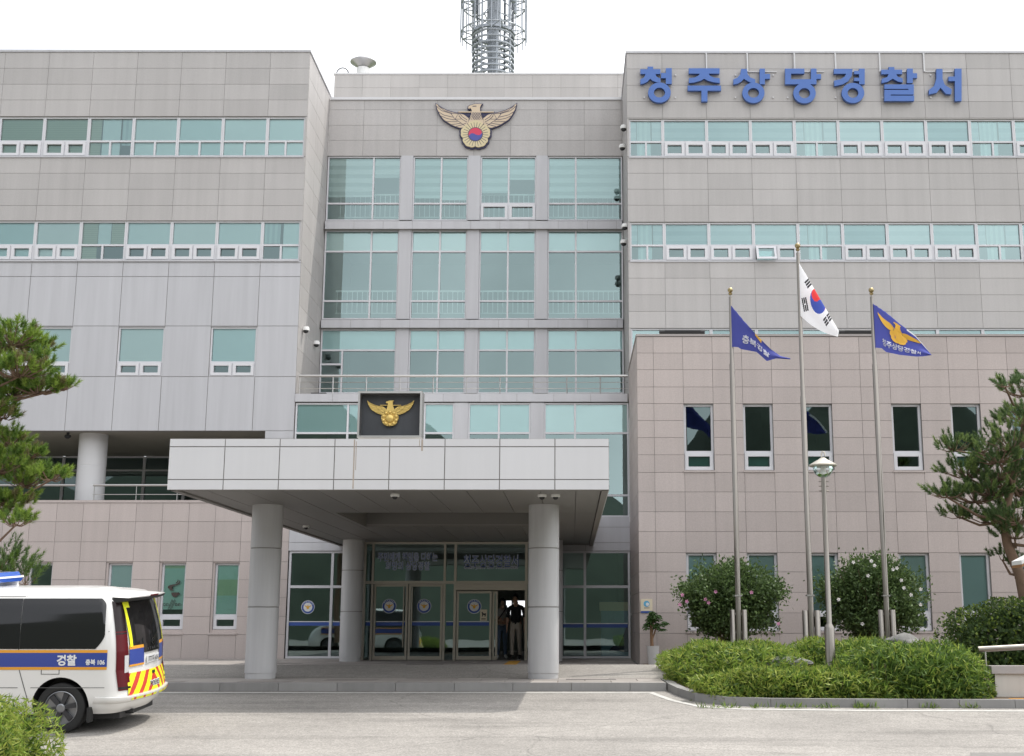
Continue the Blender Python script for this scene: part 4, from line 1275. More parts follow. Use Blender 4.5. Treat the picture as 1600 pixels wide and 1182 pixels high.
# wall plate by the right block corner
x0, z1 = P(1001, 936.5, YB); x1, z0 = P(1019.5, 958, YB)
o = thing('wall_plate', 'square cream notice plate with round blue picture on the pink granite corner', 'sign', ((x0 + x1) / 2, YB, z0))
m = MB(); m.box(x0, x1, YB - .025, YB - .003, z0 + .045, z1, 0); m.box(x0, x1, YB - .024, YB - .002, z0, z0 + .044, 1); m.build('plate', ['sign_cream', 'decal_blue'], o)
m = MB(); cx, cz = (x0 + x1) / 2, z1 - .115
m.prism([(cx + .075 * math.cos(i * .26), cz + .075 * math.sin(i * .26)) for i in range(24)], YB - .028, YB - .0255, 0)
m.prism([(cx + .02 + .04 * math.cos(i * .4), cz - .01 + .04 * math.sin(i * .4)) for i in range(15)], YB - .030, YB - .0285, 1)
for i in range(5): m.box(cx - .06 + i * .027, cx - .042 + i * .027, YB - .027, YB - .0252, z1 - .225, z1 - .205, 2)
m.build('picture', ['sign_sky', 'plate', 'coffee'], o)

# ================================================================== security cameras
def bullet(px, py, Y, wx, lab, side=1):
    """camera on an arm fixed to a wall that looks along x; the arm leaves the wall at wx"""
    x, z = P(px, py, Y)
    o = thing('security_camera', lab, 'camera', (wx, Y, z), 'security cameras on the walls')
    m = MB(); m.tube([(wx, Y, z), (x, Y, z)], .025, 8); m.build('arm', 'white', o)
    m = MB(); m.lathe([(.02, z + .09), (.085, z + .075), (.11, z + .02), (.11, z - .04)], x, Y, 16, 0, True); m.build('housing', 'white', o, smooth=40)
    m = MB(); m.lathe([(.085, z - .041), (.07, z - .09), (.03, z - .115)], x, Y, 14, 0, True); m.build('dome', 'black', o, smooth=40)


bullet(478, 515, 36.6, XL, 'white dome camera on the left wing side wall, nearest the front corner')
bullet(494.5, 537, 38.3, XL, 'white dome camera on the left wing side wall, above the balcony door')
bullet(974.5, 200, 36.4, XR, 'white dome camera at the right wing corner beside the top ribbon window')
bullet(972.5, 230, 36.9, XR, 'white dome camera at the right wing corner just below the top ribbon window')
bullet(976.5, 354, 36.4, XR, 'white dome camera at the right wing corner beside the second ribbon window')
bullet(974.5, 379, 36.9, XR, 'white dome camera at the right wing corner, lowest of the four')


def dome(px, py, lab, z=None):
    z = zs_ if z is None else z
    v = (PY - py) / F; dy = math.cos(TILT) - v * math.sin(TILT); dz = math.sin(TILT) + v * math.cos(TILT)
    s = (z - .05 - CAMZ) / dz; Y = dy * s; x = (px - PX) / F * s
    o = thing('dome_camera', lab, 'camera', (x, Y, z), 'dome cameras under the canopy')
    m = MB(); m.lathe([(.075, z + .01), (.08, z - .035), (.07, z - .045)], x, Y, 18, 0, True); m.build('housing', 'white', o, smooth=40)
    m = MB(); m.lathe([(.05, z - .0455), (.045, z - .07), (.02, z - .09)], x, Y, 14, 0, True); m.build('lens', 'black', o, smooth=40)


dome(617, 777, 'small dome camera under the canopy front edge, near the middle')
dome(847, 777.5, 'small dome camera under the canopy, above the right column')
dome(868, 777.5, 'small dome camera under the canopy, just right of the right column top')
dome(478, 825, 'small dome camera deep under the canopy, right of the left column')
x, z = P(106, 680, 36.5)
o = thing('overhang_camera', 'small dark camera hanging under the left wing overhang beside the round column', 'camera', (x, 36.5, z))
m = MB(); m.box(x - .03, x + .03, 36.47, 36.53, z - .02, zoh + .03); m.lathe([(.02, z + .02), (.09, z - .01), (.09, z - .07), (.03, z - .11)], x, 36.5, 14, 0, True); m.build('housing', 'black', o, smooth=40)

# ================================================================== rooftop things
YT = 53.0
xt, _ = P(771, 60, YT)
zt0 = ztc - .3
TW = thing('antenna_tower', 'galvanised lattice antenna tower with ring cage on the roof behind the parapet', 'tower', (xt, YT, zt0))
r1 = (XA(803.5, 100, YT) - XA(739.5, 100, YT)) / 2; r2 = (XA(823, 40, YT) - XA(722, 40, YT)) / 2
za_, zb_ = ZA(118, YT), ZA(60, YT)
def ringpts(r, z, n=36): return [(xt + r * math.cos(2 * math.pi * i / n), YT + r * math.sin(2 * math.pi * i / n), z) for i in range(n + 1)]
m = MB(); m.tube([(xt, YT, zt0), (xt, YT, zb_ + .35)], .26, 14); m.tube([(xt, YT, zb_ + .35), (xt, YT, zb_ + 9)], .30, 14); m.build('mast', 'galv', TW, smooth=40)
dz = ZA(51.5, YT) - ZA(60.5, YT)
for k in range(-4, 7):
    m = MB(); m.tube(ringpts(r1, za_ + .12 + dz * k), .048, 6, cap=False); m.build('ring', 'galv', TW, smooth=60)
m = MB()
for k in range(13):
    a = 2 * math.pi * (k + .3) / 8; m.tube([(xt + r1 * .97 * math.cos(a), YT + r1 * .97 * math.sin(a), zt0), (xt + r1 * .97 * math.cos(a), YT + r1 * .97 * math.sin(a), zb_ + 8)], .045, 6)
for lv in range(9):
    z0 = za_ - 1 + lv * .72
    for k in range(8):
        a = 2 * math.pi * (k + .3) / 8; a2 = a + 2 * math.pi / 8
        if (k + lv) % 2: m.tube([(xt + .26 * math.cos(a), YT + .26 * math.sin(a), z0 + .5), (xt + r1 * .95 * math.cos(a2), YT + r1 * .95 * math.sin(a2), z0)], .028, 5)
        if lv % 2 and k % 2: m.tube([(xt + r1 * .95 * math.cos(a), YT + r1 * .95 * math.sin(a), z0), (xt + r1 * .95 * math.cos(a2), YT + r1 * .95 * math.sin(a2), z0 + .7)], .025, 5)
for (px_, py_, s_) in ((0, 0, .9), (.35, -.2, .8)): m.tube([(xt + px_, YT - .5 + py_, zt0), (xt + px_, YT - .5 + py_, zb_ + 8)], .03, 6)
m.build('lattice', 'galv', TW)
m = MB()
for k in range(6): m.rings([[(xt + r * math.cos(2 * math.pi * i / 40), YT + r * math.sin(2 * math.pi * i / 40), z) for i in range(40)] for r, z in ((r1 * .92, zb_ + .12 + 0), (r1 * 1.06, zb_ + .12), (r1 * 1.06, zb_ + .26), (r1 * .92, zb_ + .26), (r1 * .92, zb_ + .12))], 0, cap=False) if k == 0 else None
m.build('platform', 'galv', TW)
m = MB()
for k in range(6): m.tube(ringpts(r2, zb_ + .15 + k * 1.45), .035, 6, cap=False)
for k in range(24):
    a = 2 * math.pi * k / 24; c_, s_ = math.cos(a), math.sin(a)
    m.tube([(xt + r2 * 1.02 * c_, YT + r2 * 1.02 * s_, zb_ - .22), (xt + r2 * 1.02 * c_, YT + r2 * 1.02 * s_, zb_ + 7.5)], .026, 6)
for lv in range(5):
    for k in range(12):
        a = 2 * math.pi * k / 12; z0 = zb_ + .15 + lv * 1.45
        m.tube([(xt + r1 * math.cos(a), YT + r1 * math.sin(a), z0), (xt + r2 * math.cos(a + .26), YT + r2 * math.sin(a + .26), z0)], .028, 5)
        m.tube([(xt + r1 * math.cos(a), YT + r1 * math.sin(a), z0), (xt + r2 * math.cos(a - .26), YT + r2 * math.sin(a - .26), z0)], .028, 5)
m.build('cage', 'galv', TW)
for k in range(6):
    a = 2 * math.pi * (k + .5) / 6; m = MB(); m.tube([(xt + r1 * 1.15 * math.cos(a), YT + r1 * 1.15 * math.sin(a), zb_ + 1.5), (xt + r1 * 1.15 * math.cos(a), YT + r1 * 1.15 * math.sin(a), zb_ + 3.4)], .12, 8); m.build('antenna', 'galv', TW, smooth=40)

YV2 = 47.2
xv = XA(567.5, 105, YP + .9); s = (XA(587.5, 103, YP + .9) - XA(547.5, 103, YP + .9)) / 2
z0 = ZA(112.5, YP + .9)
o = thing('roof_ventilator', 'round stainless ventilator cowl on the roof at the left end', 'ventilator', (xv, YP + .9, z0 - .5))
m = MB(); zz = z0 + .1; yv = YP + .9
m.lathe([(s * .52, z0 - .6), (s * .50, zz + .02), (s * .48, zz + .05)], xv, yv, 28, 0); m.build('neck', 'white', o, smooth=40)
m = MB(); m.lathe([(s * .42, zz + .07), (s * 1.02, zz + .30), (s * 1.02, zz + .33), (s * .55, zz + .5), (.02, zz + .55)], xv, yv, 32, 0); m.lathe([(s * .5, zz + .36), (s * .18, zz + .12), (.02, zz + .10)], xv, yv, 24, 0)
m.build('cowl', mat('cowl', (.42, .42, .43), .38, metal=.75), o, smooth=40)
o = thing('roof_ladder', 'thin white ladder safety hoops rising over the parapet beside the ventilator', 'ladder', (XA(533, 112, YP), YP + .5, zps[-1]))
m = MB()
for (a, c, top) in ((522.5, 541.5, 99), (526.5, 544.5, 107.5)):
    xa, xb = XA(a, 110, YP), XA(c, 110, YP); zt_ = ZA(top, YP); yq = YP + .45 + (0 if top < 100 else .7)
    m.tube([(xa, yq, zps[-1] - .6)] + [((xa + xb) / 2 - (xb - xa) / 2 * math.cos(t * math.pi / 10), yq, zt_ - .28 + .28 * math.sin(t * math.pi / 10)) for t in range(11)] + [(xb, yq, zps[-1] - .6)], .032, 6)
m.build('hoop', mat('hoop', (.22, .22, .23), .6), o, smooth=60)
for (a, c, lab) in ((1030, 1101, 'dark rolled awning cover on the block roof left of the first flag'), (1311, 1372, 'dark rolled awning cover on the block roof behind the tallest flag')):
    zz = ZA(519.5, YB + 1.0); xa, xb = XA(a, 518, YB + 1), XA(c, 518, YB + 1)
    o = thing('awning_roll', lab, 'awning', ((xa + xb) / 2, YB + 1, ZB), 'awning rolls on the block roof')
    m = MB(); m.tube([(xa, YB + 1, zz), (xb, YB + 1, zz)], .07, 10); m.build('roll', 'black', o, smooth=40)
    m = MB(); m.box(xa + .2, xa + .24, YB + .98, YB + 1.02, ZB - .25, zz); m.box(xb - .24, xb - .2, YB + .98, YB + 1.02, ZB - .25, zz); m.tube([(xa + .15, YB + .93, zz + .03), (xb - .1, YB + .93, zz + .03)], .012, 6); m.build('support', 'rim_dark', o)

# ================================================================== flagpoles and flags
def gz(y): return float(np.interp(y, [19.9, 20.12, 21.5, 23.5, 27, 31.35], [.30, .36, .50, .70, .74, .62]))


def flagpole(pxb, pxt, pyt, Y, sleeve_px, lab, posts):
    x, zt_ = P(pxt, pyt, Y); x = (x + XA(pxb, 960, Y)) / 2
    g = gz(Y)
    o = thing('flagpole', lab, 'flagpole', (x, Y, g), 'flagpoles in the planting bed')
    zs1 = ZA(sleeve_px, Y)
    m = MB(); m.lathe([(.056, g - .2), (.056, zs1), (.046, zs1 + .02), (.034, zt_ - .12), (.036, zt_ - .06), (.015, zt_ - .055), (.015, zt_)], x, Y, 18, 0, True); m.build('pole', 'steel', o, smooth=40)
    m = MB(); r = .058; m.lathe([(.03, zt_ - .02), (.045, zt_ + .02)] + [(r * math.cos(t), zt_ + .09 + r * math.sin(t)) for t in np.linspace(-1.2, 1.5, 9)], x, Y, 18, 0, True); m.build('finial', mat('finial', (.36, .29, .16), .25, metal=1), o, smooth=50)
    zp_ = ZA(posts[2], Y)
    for dx in posts[:2]:
        m = MB(); xx = x + dx; m.lathe([(.058, g - .2), (.058, zp_), (.05, zp_ + .012)], xx, Y, 16, 0, True); m.build('support_post', 'steel', o, smooth=40)
    m = MB(); m.box(x - .075, x + .075, Y - .075, Y + .075, zp_ + .28, zp_ + .31); m.box(x + posts[0], x + posts[1], Y - .012, Y + .012, zp_ - .09, zp_ - .05); m.box(x + posts[0], x + posts[1], Y - .012, Y + .012, zp_ - .46, zp_ - .42); m.build('clamp', 'steel_rail', o)
    return x, g


flagpole(1155, 1140, 460, 26.0, 570, 'left flagpole, the one carrying a plain folded blue flag', (-.12, .12, 954))
flagpole(1268, 1245.5, 391, 24.5, 620, 'tallest flagpole carrying the white national flag', (-.11, .12, 955))
flagpole(1386, 1361, 460, 26.0, 570, 'right flagpole carrying the blue flag with gold eagle', (-.12, .12, 954))


def curve(cp):
    us_ = [c[0] for c in cp]; xs_ = [c[1] for c in cp]; ys_ = [c[2] for c in cp]
    return lambda u: (float(np.interp(u, us_, xs_)), float(np.interp(u, us_, ys_)))


class Flag:
    """hanging sheet: Lc is the fold line, Bc the lower edge, the part above v0 is folded behind"""
    def __init__(s, ox, oy, sc, Lp, Bp, v0, Y, amp):
        s.o = (ox, oy, sc); s.L = curve(Lp); s.B = curve(Bp); s.v0 = v0; s.Y = Y; s.amp = amp

    def at(s, u, v):
        v0 = s.v0 * min(1, u * 3)
        L_ = Vector(s.L(u)); B_ = Vector(s.B(u))
        back = 0
        if v >= v0:
            q = (v - v0) / (1 - v0) if v0 < 1 else 0; p = L_.lerp(B_, q); back = .03 * (1 - q) * min(1, u * 3)
        else:
            q = (v0 - v) / max(v0, 1e-6); p = L_ + (B_ - L_) * q * .75 * s.v0; back = .03 + .09 * min(1, q * 3)
        y = s.Y + back + s.amp * math.sin(u * 9 + v * 3.5) * min(1, u * 2.5) * (1 if v >= v0 else .3) + s.amp * .5 * math.sin(v * 11 + u * 4) * min(1, u * 2)
        ox, oy, sc = s.o
        x, z = P(ox + p.x / sc, oy + p.y / sc, y)
        return Vector((x, y, z))

    def front(s, u, v, d):
        p = s.at(u, v); return p + (Vector((0, 0, CAMZ + 2)) - p).normalized() * 0 + Vector((0, -d, 0))


def sheet(fl_, nu, nv, design):
    m = MB(); pts = [[fl_.at(i / nu, j / nv) for i in range(nu + 1)] for j in range(nv + 1)]
    m.v = [tuple(p) for r in pts for p in r]
    for j in range(nv):
        for i in range(nu):
            a = j * (nu + 1) + i
            m.f.append((a, a + nu + 1, a + nu + 2, a + 1)); m.m.append(design((i + .5) / nu, (j + .5) / nv))
    return m


def taegeuk(u, v):
    x, y = (u - .5) * 3, (v - .5) * 2                                    # y down, unit = half the hoist
    r = math.hypot(x, y)
    if r < .5:
        a = math.atan2(2, 3); c, s_ = math.cos(a), math.sin(a)
        X, Y_ = x * c + y * s_, -x * s_ + y * c
        if math.hypot(X + .25, Y_) < .25: return 1
        if math.hypot(X - .25, Y_) < .25: return 2
        return 1 if Y_ < 0 else 2
    a = math.atan2(2, 3)
    for sx, sy, bars in ((-1, -1, (0, 0, 0)), (1, 1, (1, 1, 1)), (1, -1, (1, 0, 1)), (-1, 1, (0, 1, 0))):
        dx, dy = sx * math.cos(a), sy * math.sin(a)
        t = x * dx + y * dy - .86; w = -x * dy + y * dx
        if abs(w) < .25 and abs(t) < .17:
            k = 0 if t < -.057 else 1 if t < .057 else 2
            if abs(t - (k - 1) * .114) < .042: return 0 if (bars[k] and abs(w) < .022) else 3
    return 0


class NationalFlag(Flag):
    def __init__(s, ox, oy, sc, Y): s.o = (ox, oy, sc); s.Y = Y

    def at(s, u, v):
        p = Vector((722 + 417 * u - 75 * v, 232 + 272 * u + 375 * v + 52 * math.sin(u * 3.1) * v ** 3)); back = 0
        A, B_ = Vector((722, 228)), Vector((1118, 905)); d = (B_ - A).normalized(); nrm = Vector((d.y, -d.x))
        e = (p - A).dot(nrm)
        if e > 0: p -= nrm * e * 1.75; back = .02 + .12 * min(1, e / 40)
        elif e > -25: back = .02 * (1 + e / 25) ** 2
        px_ = 722 + 15 * (p.y - 225) / 515
        if p.x < px_: back += .03 + .0006 * (px_ - p.x); p.x = px_ + .12 * (px_ - p.x)
        y = s.Y + back + .022 * math.sin(u * 7 + v * 5) * min(1, u * 3) + .012 * math.sin(v * 12 - u * 6) * min(1, u * 3)
        ox, oy, sc = s.o
        x, z = P(ox + p.x / sc, oy + p.y / sc, y)
        return Vector((x, y, z))


F2 = NationalFlag(1120, 370, 5.627, 24.45)
xo = F2.at(0, 0)
o = thing('national_flag', 'white flag with red and blue disc and black bars hanging from the tallest pole', 'flag', xo)
sheet(F2, 150, 100, taegeuk).build('cloth', ['flag_white', 'flag_red', 'flag_tblue', 'flag_black'], o, smooth=80)

F1 = Flag(1120, 370, 5.627, [(0, 125, 600), (.25, 235, 735), (.5, 350, 865), (.75, 470, 985), (.9, 560, 1050), (1, 648, 1070)],
          [(0, 135, 970), (.12, 185, 972), (.25, 215, 990), (.5, 350, 1015), (.62, 395, 1055), (.72, 440, 1095), (.85, 520, 1072), (1, 645, 1080)], .42, 25.95, .03)
o = thing('blue_flag', 'folded dark blue flag with white Korean lettering on the left pole', 'flag', F1.at(0, 0), 'blue police flags')
sheet(F1, 60, 40, lambda u, v: 0).build('cloth', 'flag_blue', o, smooth=80)
m = MB(); text_into(m, '충북경찰', .5, lambda a, b_: F1.front(.50 + a, .76 - b_ * .42, .018), 0, .012, .50); m.build('lettering', 'flag_white', o)
m = MB()
for i in range(5): m.face([F1.front(.47 + .024 * i, .43, .012), F1.front(.47 + .024 * i, .49 + .014 * i, .012), F1.front(.49 + .024 * i, .50 + .014 * i, .012), F1.front(.495 + .024 * i, .43, .012)])
m.build('emblem', 'flag_gold', o)

F3 = Flag(1330, 430, 7.88, [(0, 272, 350), (.25, 420, 450), (.5, 590, 595), (.75, 790, 745), (.9, 880, 850), (1, 990, 983)],
          [(0, 300, 895), (.12, 375, 902), (.25, 430, 948), (.5, 600, 985), (.75, 800, 1005), (.9, 880, 1003), (1, 990, 987)], .10, 25.95, .03)
o = thing('blue_flag', 'dark blue flag with spread gold eagle and white lettering on the right pole', 'flag', F3.at(0, 0), 'blue police flags')
sheet(F3, 60, 40, lambda u, v: 1 if (v < .14 and u > .62) else 0).build('cloth', ['flag_blue', 'flag_white'], o, smooth=80)


def flag_poly(fl_, poly, d, mb, mi=0):
    tess = [fl_.front(u, v, d) for u, v in poly]; mb.face(tess, mi)


m = MB()
fe = lambda p: (.47 + en(p)[0] * .80, .43 - en(p)[1] * .95)
for pl_ in (WING, [mir(p) for p in WING]):
    k = 9; up = pl_[:7]; lo_ = pl_[7:][::-1]
    cu_, cl = curve([(i / 6, *p) for i, p in enumerate(up)]), curve([(i / (len(lo_) - 1), *p) for i, p in enumerate(lo_)])
    for i in range(k):
        a, c = i / k, (i + 1) / k
        flag_poly(F3, [fe(cu_(a)), fe(cl(a)), fe(cl(c)), fe(cu_(c))], .014, m)
flag_poly(F3, [fe(p) for p in HEAD], .020, m); flag_poly(F3, [fe(p) for p in petal_outline(1, 40)], .024, m)
flag_poly(F3, [fe(p) for p in swirl(105, True, 8)], .030, m, 1); flag_poly(F3, [fe(p) for p in swirl(105, False, 8)], .030, m, 2)
m.build('emblem', ['flag_gold', 'emb_red', 'emb_blue'], o)
m = MB(); text_into(m, '청주상당경찰서', .5, lambda a, b_: F3.front(.50 + a, .82 - b_ * .34, .020), 0, .014, .70); m.build('lettering', 'flag_white', o)

# ================================================================== garden lamp
YL = 21.3; xl = XA(1296.5, 1000, YL); gl_ = gz(YL)
o = thing('garden_lamp', 'stainless post lamp with wide shade and glass globe in the bamboo hedge', 'lamp', (xl, YL, gl_))
zc_ = ZA(976, YL); zk = ZA(742, YL); zsd = ZA(727, YL)
m = MB(); m.lathe([(.085, gl_ - .1), (.085, zc_ - .06), (.075, zc_ - .03), (.055, zc_), (.047, zc_ + .02), (.042, zk)], xl, YL, 20, 0, True); m.build('post', 'steel', o, smooth=40)
m = MB(); m.lathe([(.235, zsd - .02), (.24, zsd), (.15, zsd + .055), (.07, zsd + .10), (.05, zsd + .12), (.02, zsd + .13)], xl - .0, YL, 28, 0, True); m.tube([(xl - .02, YL, zsd + .12), (xl - .02, YL, zsd + .2), (xl + .0, YL, zsd + .235), (xl + .03, YL, zsd + .22), (xl + .04, YL, zsd + .16)], .013, 8)
m.build('shade', 'lamp_shade', o, smooth=40)
m = MB(); m.lathe([(.165, zsd - .021)] + [(.17 * math.cos(t), zsd - .05 + .17 * math.sin(t)) for t in np.linspace(0, -1.35, 9)], xl, YL, 24, 0); m.build('globe', 'clear', o, smooth=60)
m = MB(); m.lathe([(.06, zk - .01), (.06, zk + .03), (.045, zk + .05), (.045, zsd - .03)], xl, YL, 14, 0, True); m.build('lamp_holder', 'white', o, smooth=40)
m = MB()
for dz_ in (-.12, -.20, -.28): m.tube([(xl - .085, YL, zk + dz_), (xl + .085, YL, zk + dz_)], .008, 6)
m.build('bolt', 'steel', o)

# ================================================================== plants
def unit(a): return a / np.maximum(np.linalg.norm(a, axis=-1, keepdims=True), 1e-9)


def leaf_quads(c, d, L_, Wd):
    """diamond leaves: base at c, along d"""
    n = len(c); side = unit(np.cross(d, nr.normal(size=(n, 3))))
    L_ = L_[:, None]; Wd = Wd[:, None]
    return np.stack([c, c + d * L_ * .45 + side * Wd * .5, c + d * L_, c + d * L_ * .45 - side * Wd * .5], 1)


def shell_points(n, rx, ry, rz, power=3.0, zmin=-.2, depth=.25):
    """points near the surface of a rounded box, with their outward directions"""
    d = unit(nr.normal(size=(n * 3, 3))); d = d[d[:, 2] > zmin][:n]
    k = (np.abs(d) ** power).sum(1) ** (-1 / power)
    lump = 1 + .06 * np.sin(d[:, 0] * 9 + d[:, 2] * 5) + .06 * np.sin(d[:, 1] * 8 + d[:, 0] * 4)
    p = d * k[:, None] * np.array([rx, ry, rz]) * lump[:, None] * (1 - depth * nr.random(len(d)) ** 2)[:, None]
    return p, d


def hedge(name, lab, c, r, n, mats, L0, W0, up=.5, weights=None, core='twig', cat='hedge', group=None, power=3.6, zmin=-.35, fuzz=1.5):
    o = thing(name, lab, cat, (c[0], c[1], c[2]), group)
    p, d = shell_points(n, *r, power, zmin)
    p += np.array([c[0], c[1], c[2] + .02])
    dirs = unit(d * .6 + nr.normal(size=d.shape) * fuzz * .6 + np.array([0, 0, up]))
    L_ = L0 * (.55 + .7 * nr.random(len(p))); Wd = W0 * (.7 + .5 * nr.random(len(p)))
    V = leaf_quads(p - dirs * (L_ * .4)[:, None], dirs, L_, Wd)
    V[:, :, 2] = np.maximum(V[:, :, 2], c[2] - .05)
    array_mesh('foliage', V, mats, nr.choice(len(mats), len(p), p=weights), o)
    # stems and inner leaves; the darkest leaf colour paints shade into the gaps
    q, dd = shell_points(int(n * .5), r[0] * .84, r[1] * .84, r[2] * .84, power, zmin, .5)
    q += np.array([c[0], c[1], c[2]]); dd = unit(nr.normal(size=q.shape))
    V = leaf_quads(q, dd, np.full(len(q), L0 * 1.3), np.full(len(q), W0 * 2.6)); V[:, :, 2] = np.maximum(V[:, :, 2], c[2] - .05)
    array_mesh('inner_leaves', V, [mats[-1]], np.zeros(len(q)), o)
    st_ = MB()
    for i in range(int(22 + r[0] * 14)):
        x, y = (rnd.random() * 2 - 1) * r[0] * .75, (rnd.random() * 2 - 1) * r[1] * .75
        st_.tube([(c[0] + x * .9, c[1] + y * .9, c[2] - .05), (c[0] + x, c[1] + y, c[2] + r[2] * .7)], .008, 4)
    st_.build('stems', core, o)['kind'] = 'stuff'
    return o


bam = ['lf_bam1', 'lf_bam2', 'lf_bam3']
hedge('bamboo_hedge', 'bright dwarf bamboo hedge left of the lamp post, along the curved kerb', (3.62, 20.88, .34), (1.62, .70, .47), 11500, bam, .15, .026, .14, [.42, .46, .12], group='dwarf bamboo hedges')
hedge('bamboo_hedge', 'dwarf bamboo hedge nearest the pavement and the white flower pot', (2.95, 23.6, .52), (1.25, 2.3, .66), 13500, bam, .15, .026, .16, [.55, .25, .2], group='dwarf bamboo hedges')
hedge('bamboo_hedge', 'long dwarf bamboo hedge right of the lamp, reaching the white wall', (5.60, 21.35, .36), (1.22, 1.3, .84), 11500, bam, .155, .026, .14, [.34, .10, .56], group='dwarf bamboo hedges')  # more deep leaves here: the mound's shade is put into its colour
hedge('bamboo_hedge', 'dwarf bamboo patch behind the lamp, around the grey boulder', (5.0, 23.6, .62), (1.3, 1.0, .62), 6500, bam, .155, .026, .25, [.5, .3, .2], group='dwarf bamboo hedges')
hedge('bamboo_hedge', 'bright yellow-green bamboo hedge in the lower left corner before the van', (-6.85, 13.15, .10), (1.36, 1.0, .76), 17000, bam, .115, .018, .16, [.40, .48, .12], group='dwarf bamboo hedges')
hedge('low_shrub', 'small olive clipped shrub in front of the flowering bush', (3.1, 26.3, .72), (.45, .35, .34), 1500, ['lf_box2', 'lf_box'], .05, .025, .3, [.6, .4], cat='shrub', power=2)
hedge('broadleaf_hedge', 'tall dark broadleaf hedge behind the steel handrail', (8.98, 24.0, .6), (1.78, .8, 1.30), 19000, ['lf_box', 'lf_box2', 'lf_dark'], .075, .045, .25, [.45, .25, .30], power=8)


def flower_bush(lab, cx, cy, rx, rz, zc, n, petal, flowers):
    g = gz(cy)
    o = thing('flowering_bush', lab, 'bush', (cx, cy, g), 'round flowering bushes before the block')
    st_ = MB()
    for i in range(26):
        a = rnd.random() * 6.28; r = rnd.random() ** .5 * .85; h = .45 + .55 * rnd.random()
        e = (cx + rx * r * math.cos(a), cy + rx * r * math.sin(a), zc + rz * (h - .2))
        st_.tube([(cx + .12 * math.cos(a), cy + .12 * math.sin(a), g - .05), (cx + rx * .4 * r * math.cos(a), cy + rx * .4 * r * math.sin(a), g + (e[2] - g) * .5), e], [.022, .015, .006], 5)
    st_.build('branch', 'twig', o)['kind'] = 'stuff'
    # leaf sprays: clusters of leaves at twig ends give an uneven outline with gaps
    k = 620; d = unit(nr.normal(size=(k, 3))); rad = nr.random(k) ** .42
    cc = d * rad[:, None] * np.array([rx, rx * .9, rz]) * (1 + .13 * np.sin(d[:, :1] * 7 + d[:, 2:] * 6) + .11 * np.sin(d[:, :1] * 15 + cx * 9 + d[:, 1:2] * 11)) + np.array([cx, cy, zc])
    cc = cc[cc[:, 2] > g + .05]
    m_ = int(n * 1.3) // len(cc); p = (cc[:, None, :] + nr.normal(size=(len(cc), m_, 3)) * np.array([.095, .095, .105])).reshape(-1, 3)
    dirs = unit(nr.normal(size=p.shape) + unit(p - np.array([cx, cy, zc])) * .8 + np.array([0, 0, .3]))
    V = leaf_quads(p, dirs, .055 + .05 * nr.random(len(p)), .035 + .022 * nr.random(len(p)))
    array_mesh('foliage', V, ['lf_dark', 'lf_dark2'], nr.choice(2, len(p), p=[.6, .4]), o)
    for (px, py) in flowers:
        x, z = P(px, py, cy - rx * .92)
        f = MB()
        for q in range(5):
            a = q * 1.257 + px; r = .034
            f.face([(x, cy - rx * .92, z), (x + r * math.cos(a - .5), cy - rx * .92 - .02, z + r * math.sin(a - .5)), (x + r * 1.25 * math.cos(a), cy - rx * .92 - .035, z + r * 1.25 * math.sin(a)), (x + r * math.cos(a + .5), cy - rx * .92 - .02, z + r * math.sin(a + .5))])
        f.build('flower', petal, o)


flower_bush('round dark bush with a few pink flowers around the left flagpole', XA(1141, 940, 28.3), 28.3, 1.06, .84, ZA(940, 28.3), 21000, 'petal_pink', [(1066, 930), (1073, 940), (1102, 937), (1107, 942), (1174, 926), (1216, 975), (1062, 945), (1118, 925)])
flower_bush('round dark bush with white flowers behind the right flagpole', XA(1362, 938, 28.3), 28.3, 1.10, .88, ZA(938, 28.3), 21000, 'petal_white', [(1333, 879), (1361, 877), (1366, 884), (1408, 907), (1412, 919), (1423, 930), (1438, 921), (1438, 945), (1310, 937), (1356, 900), (1395, 890), (1347, 975), (1401, 888)])


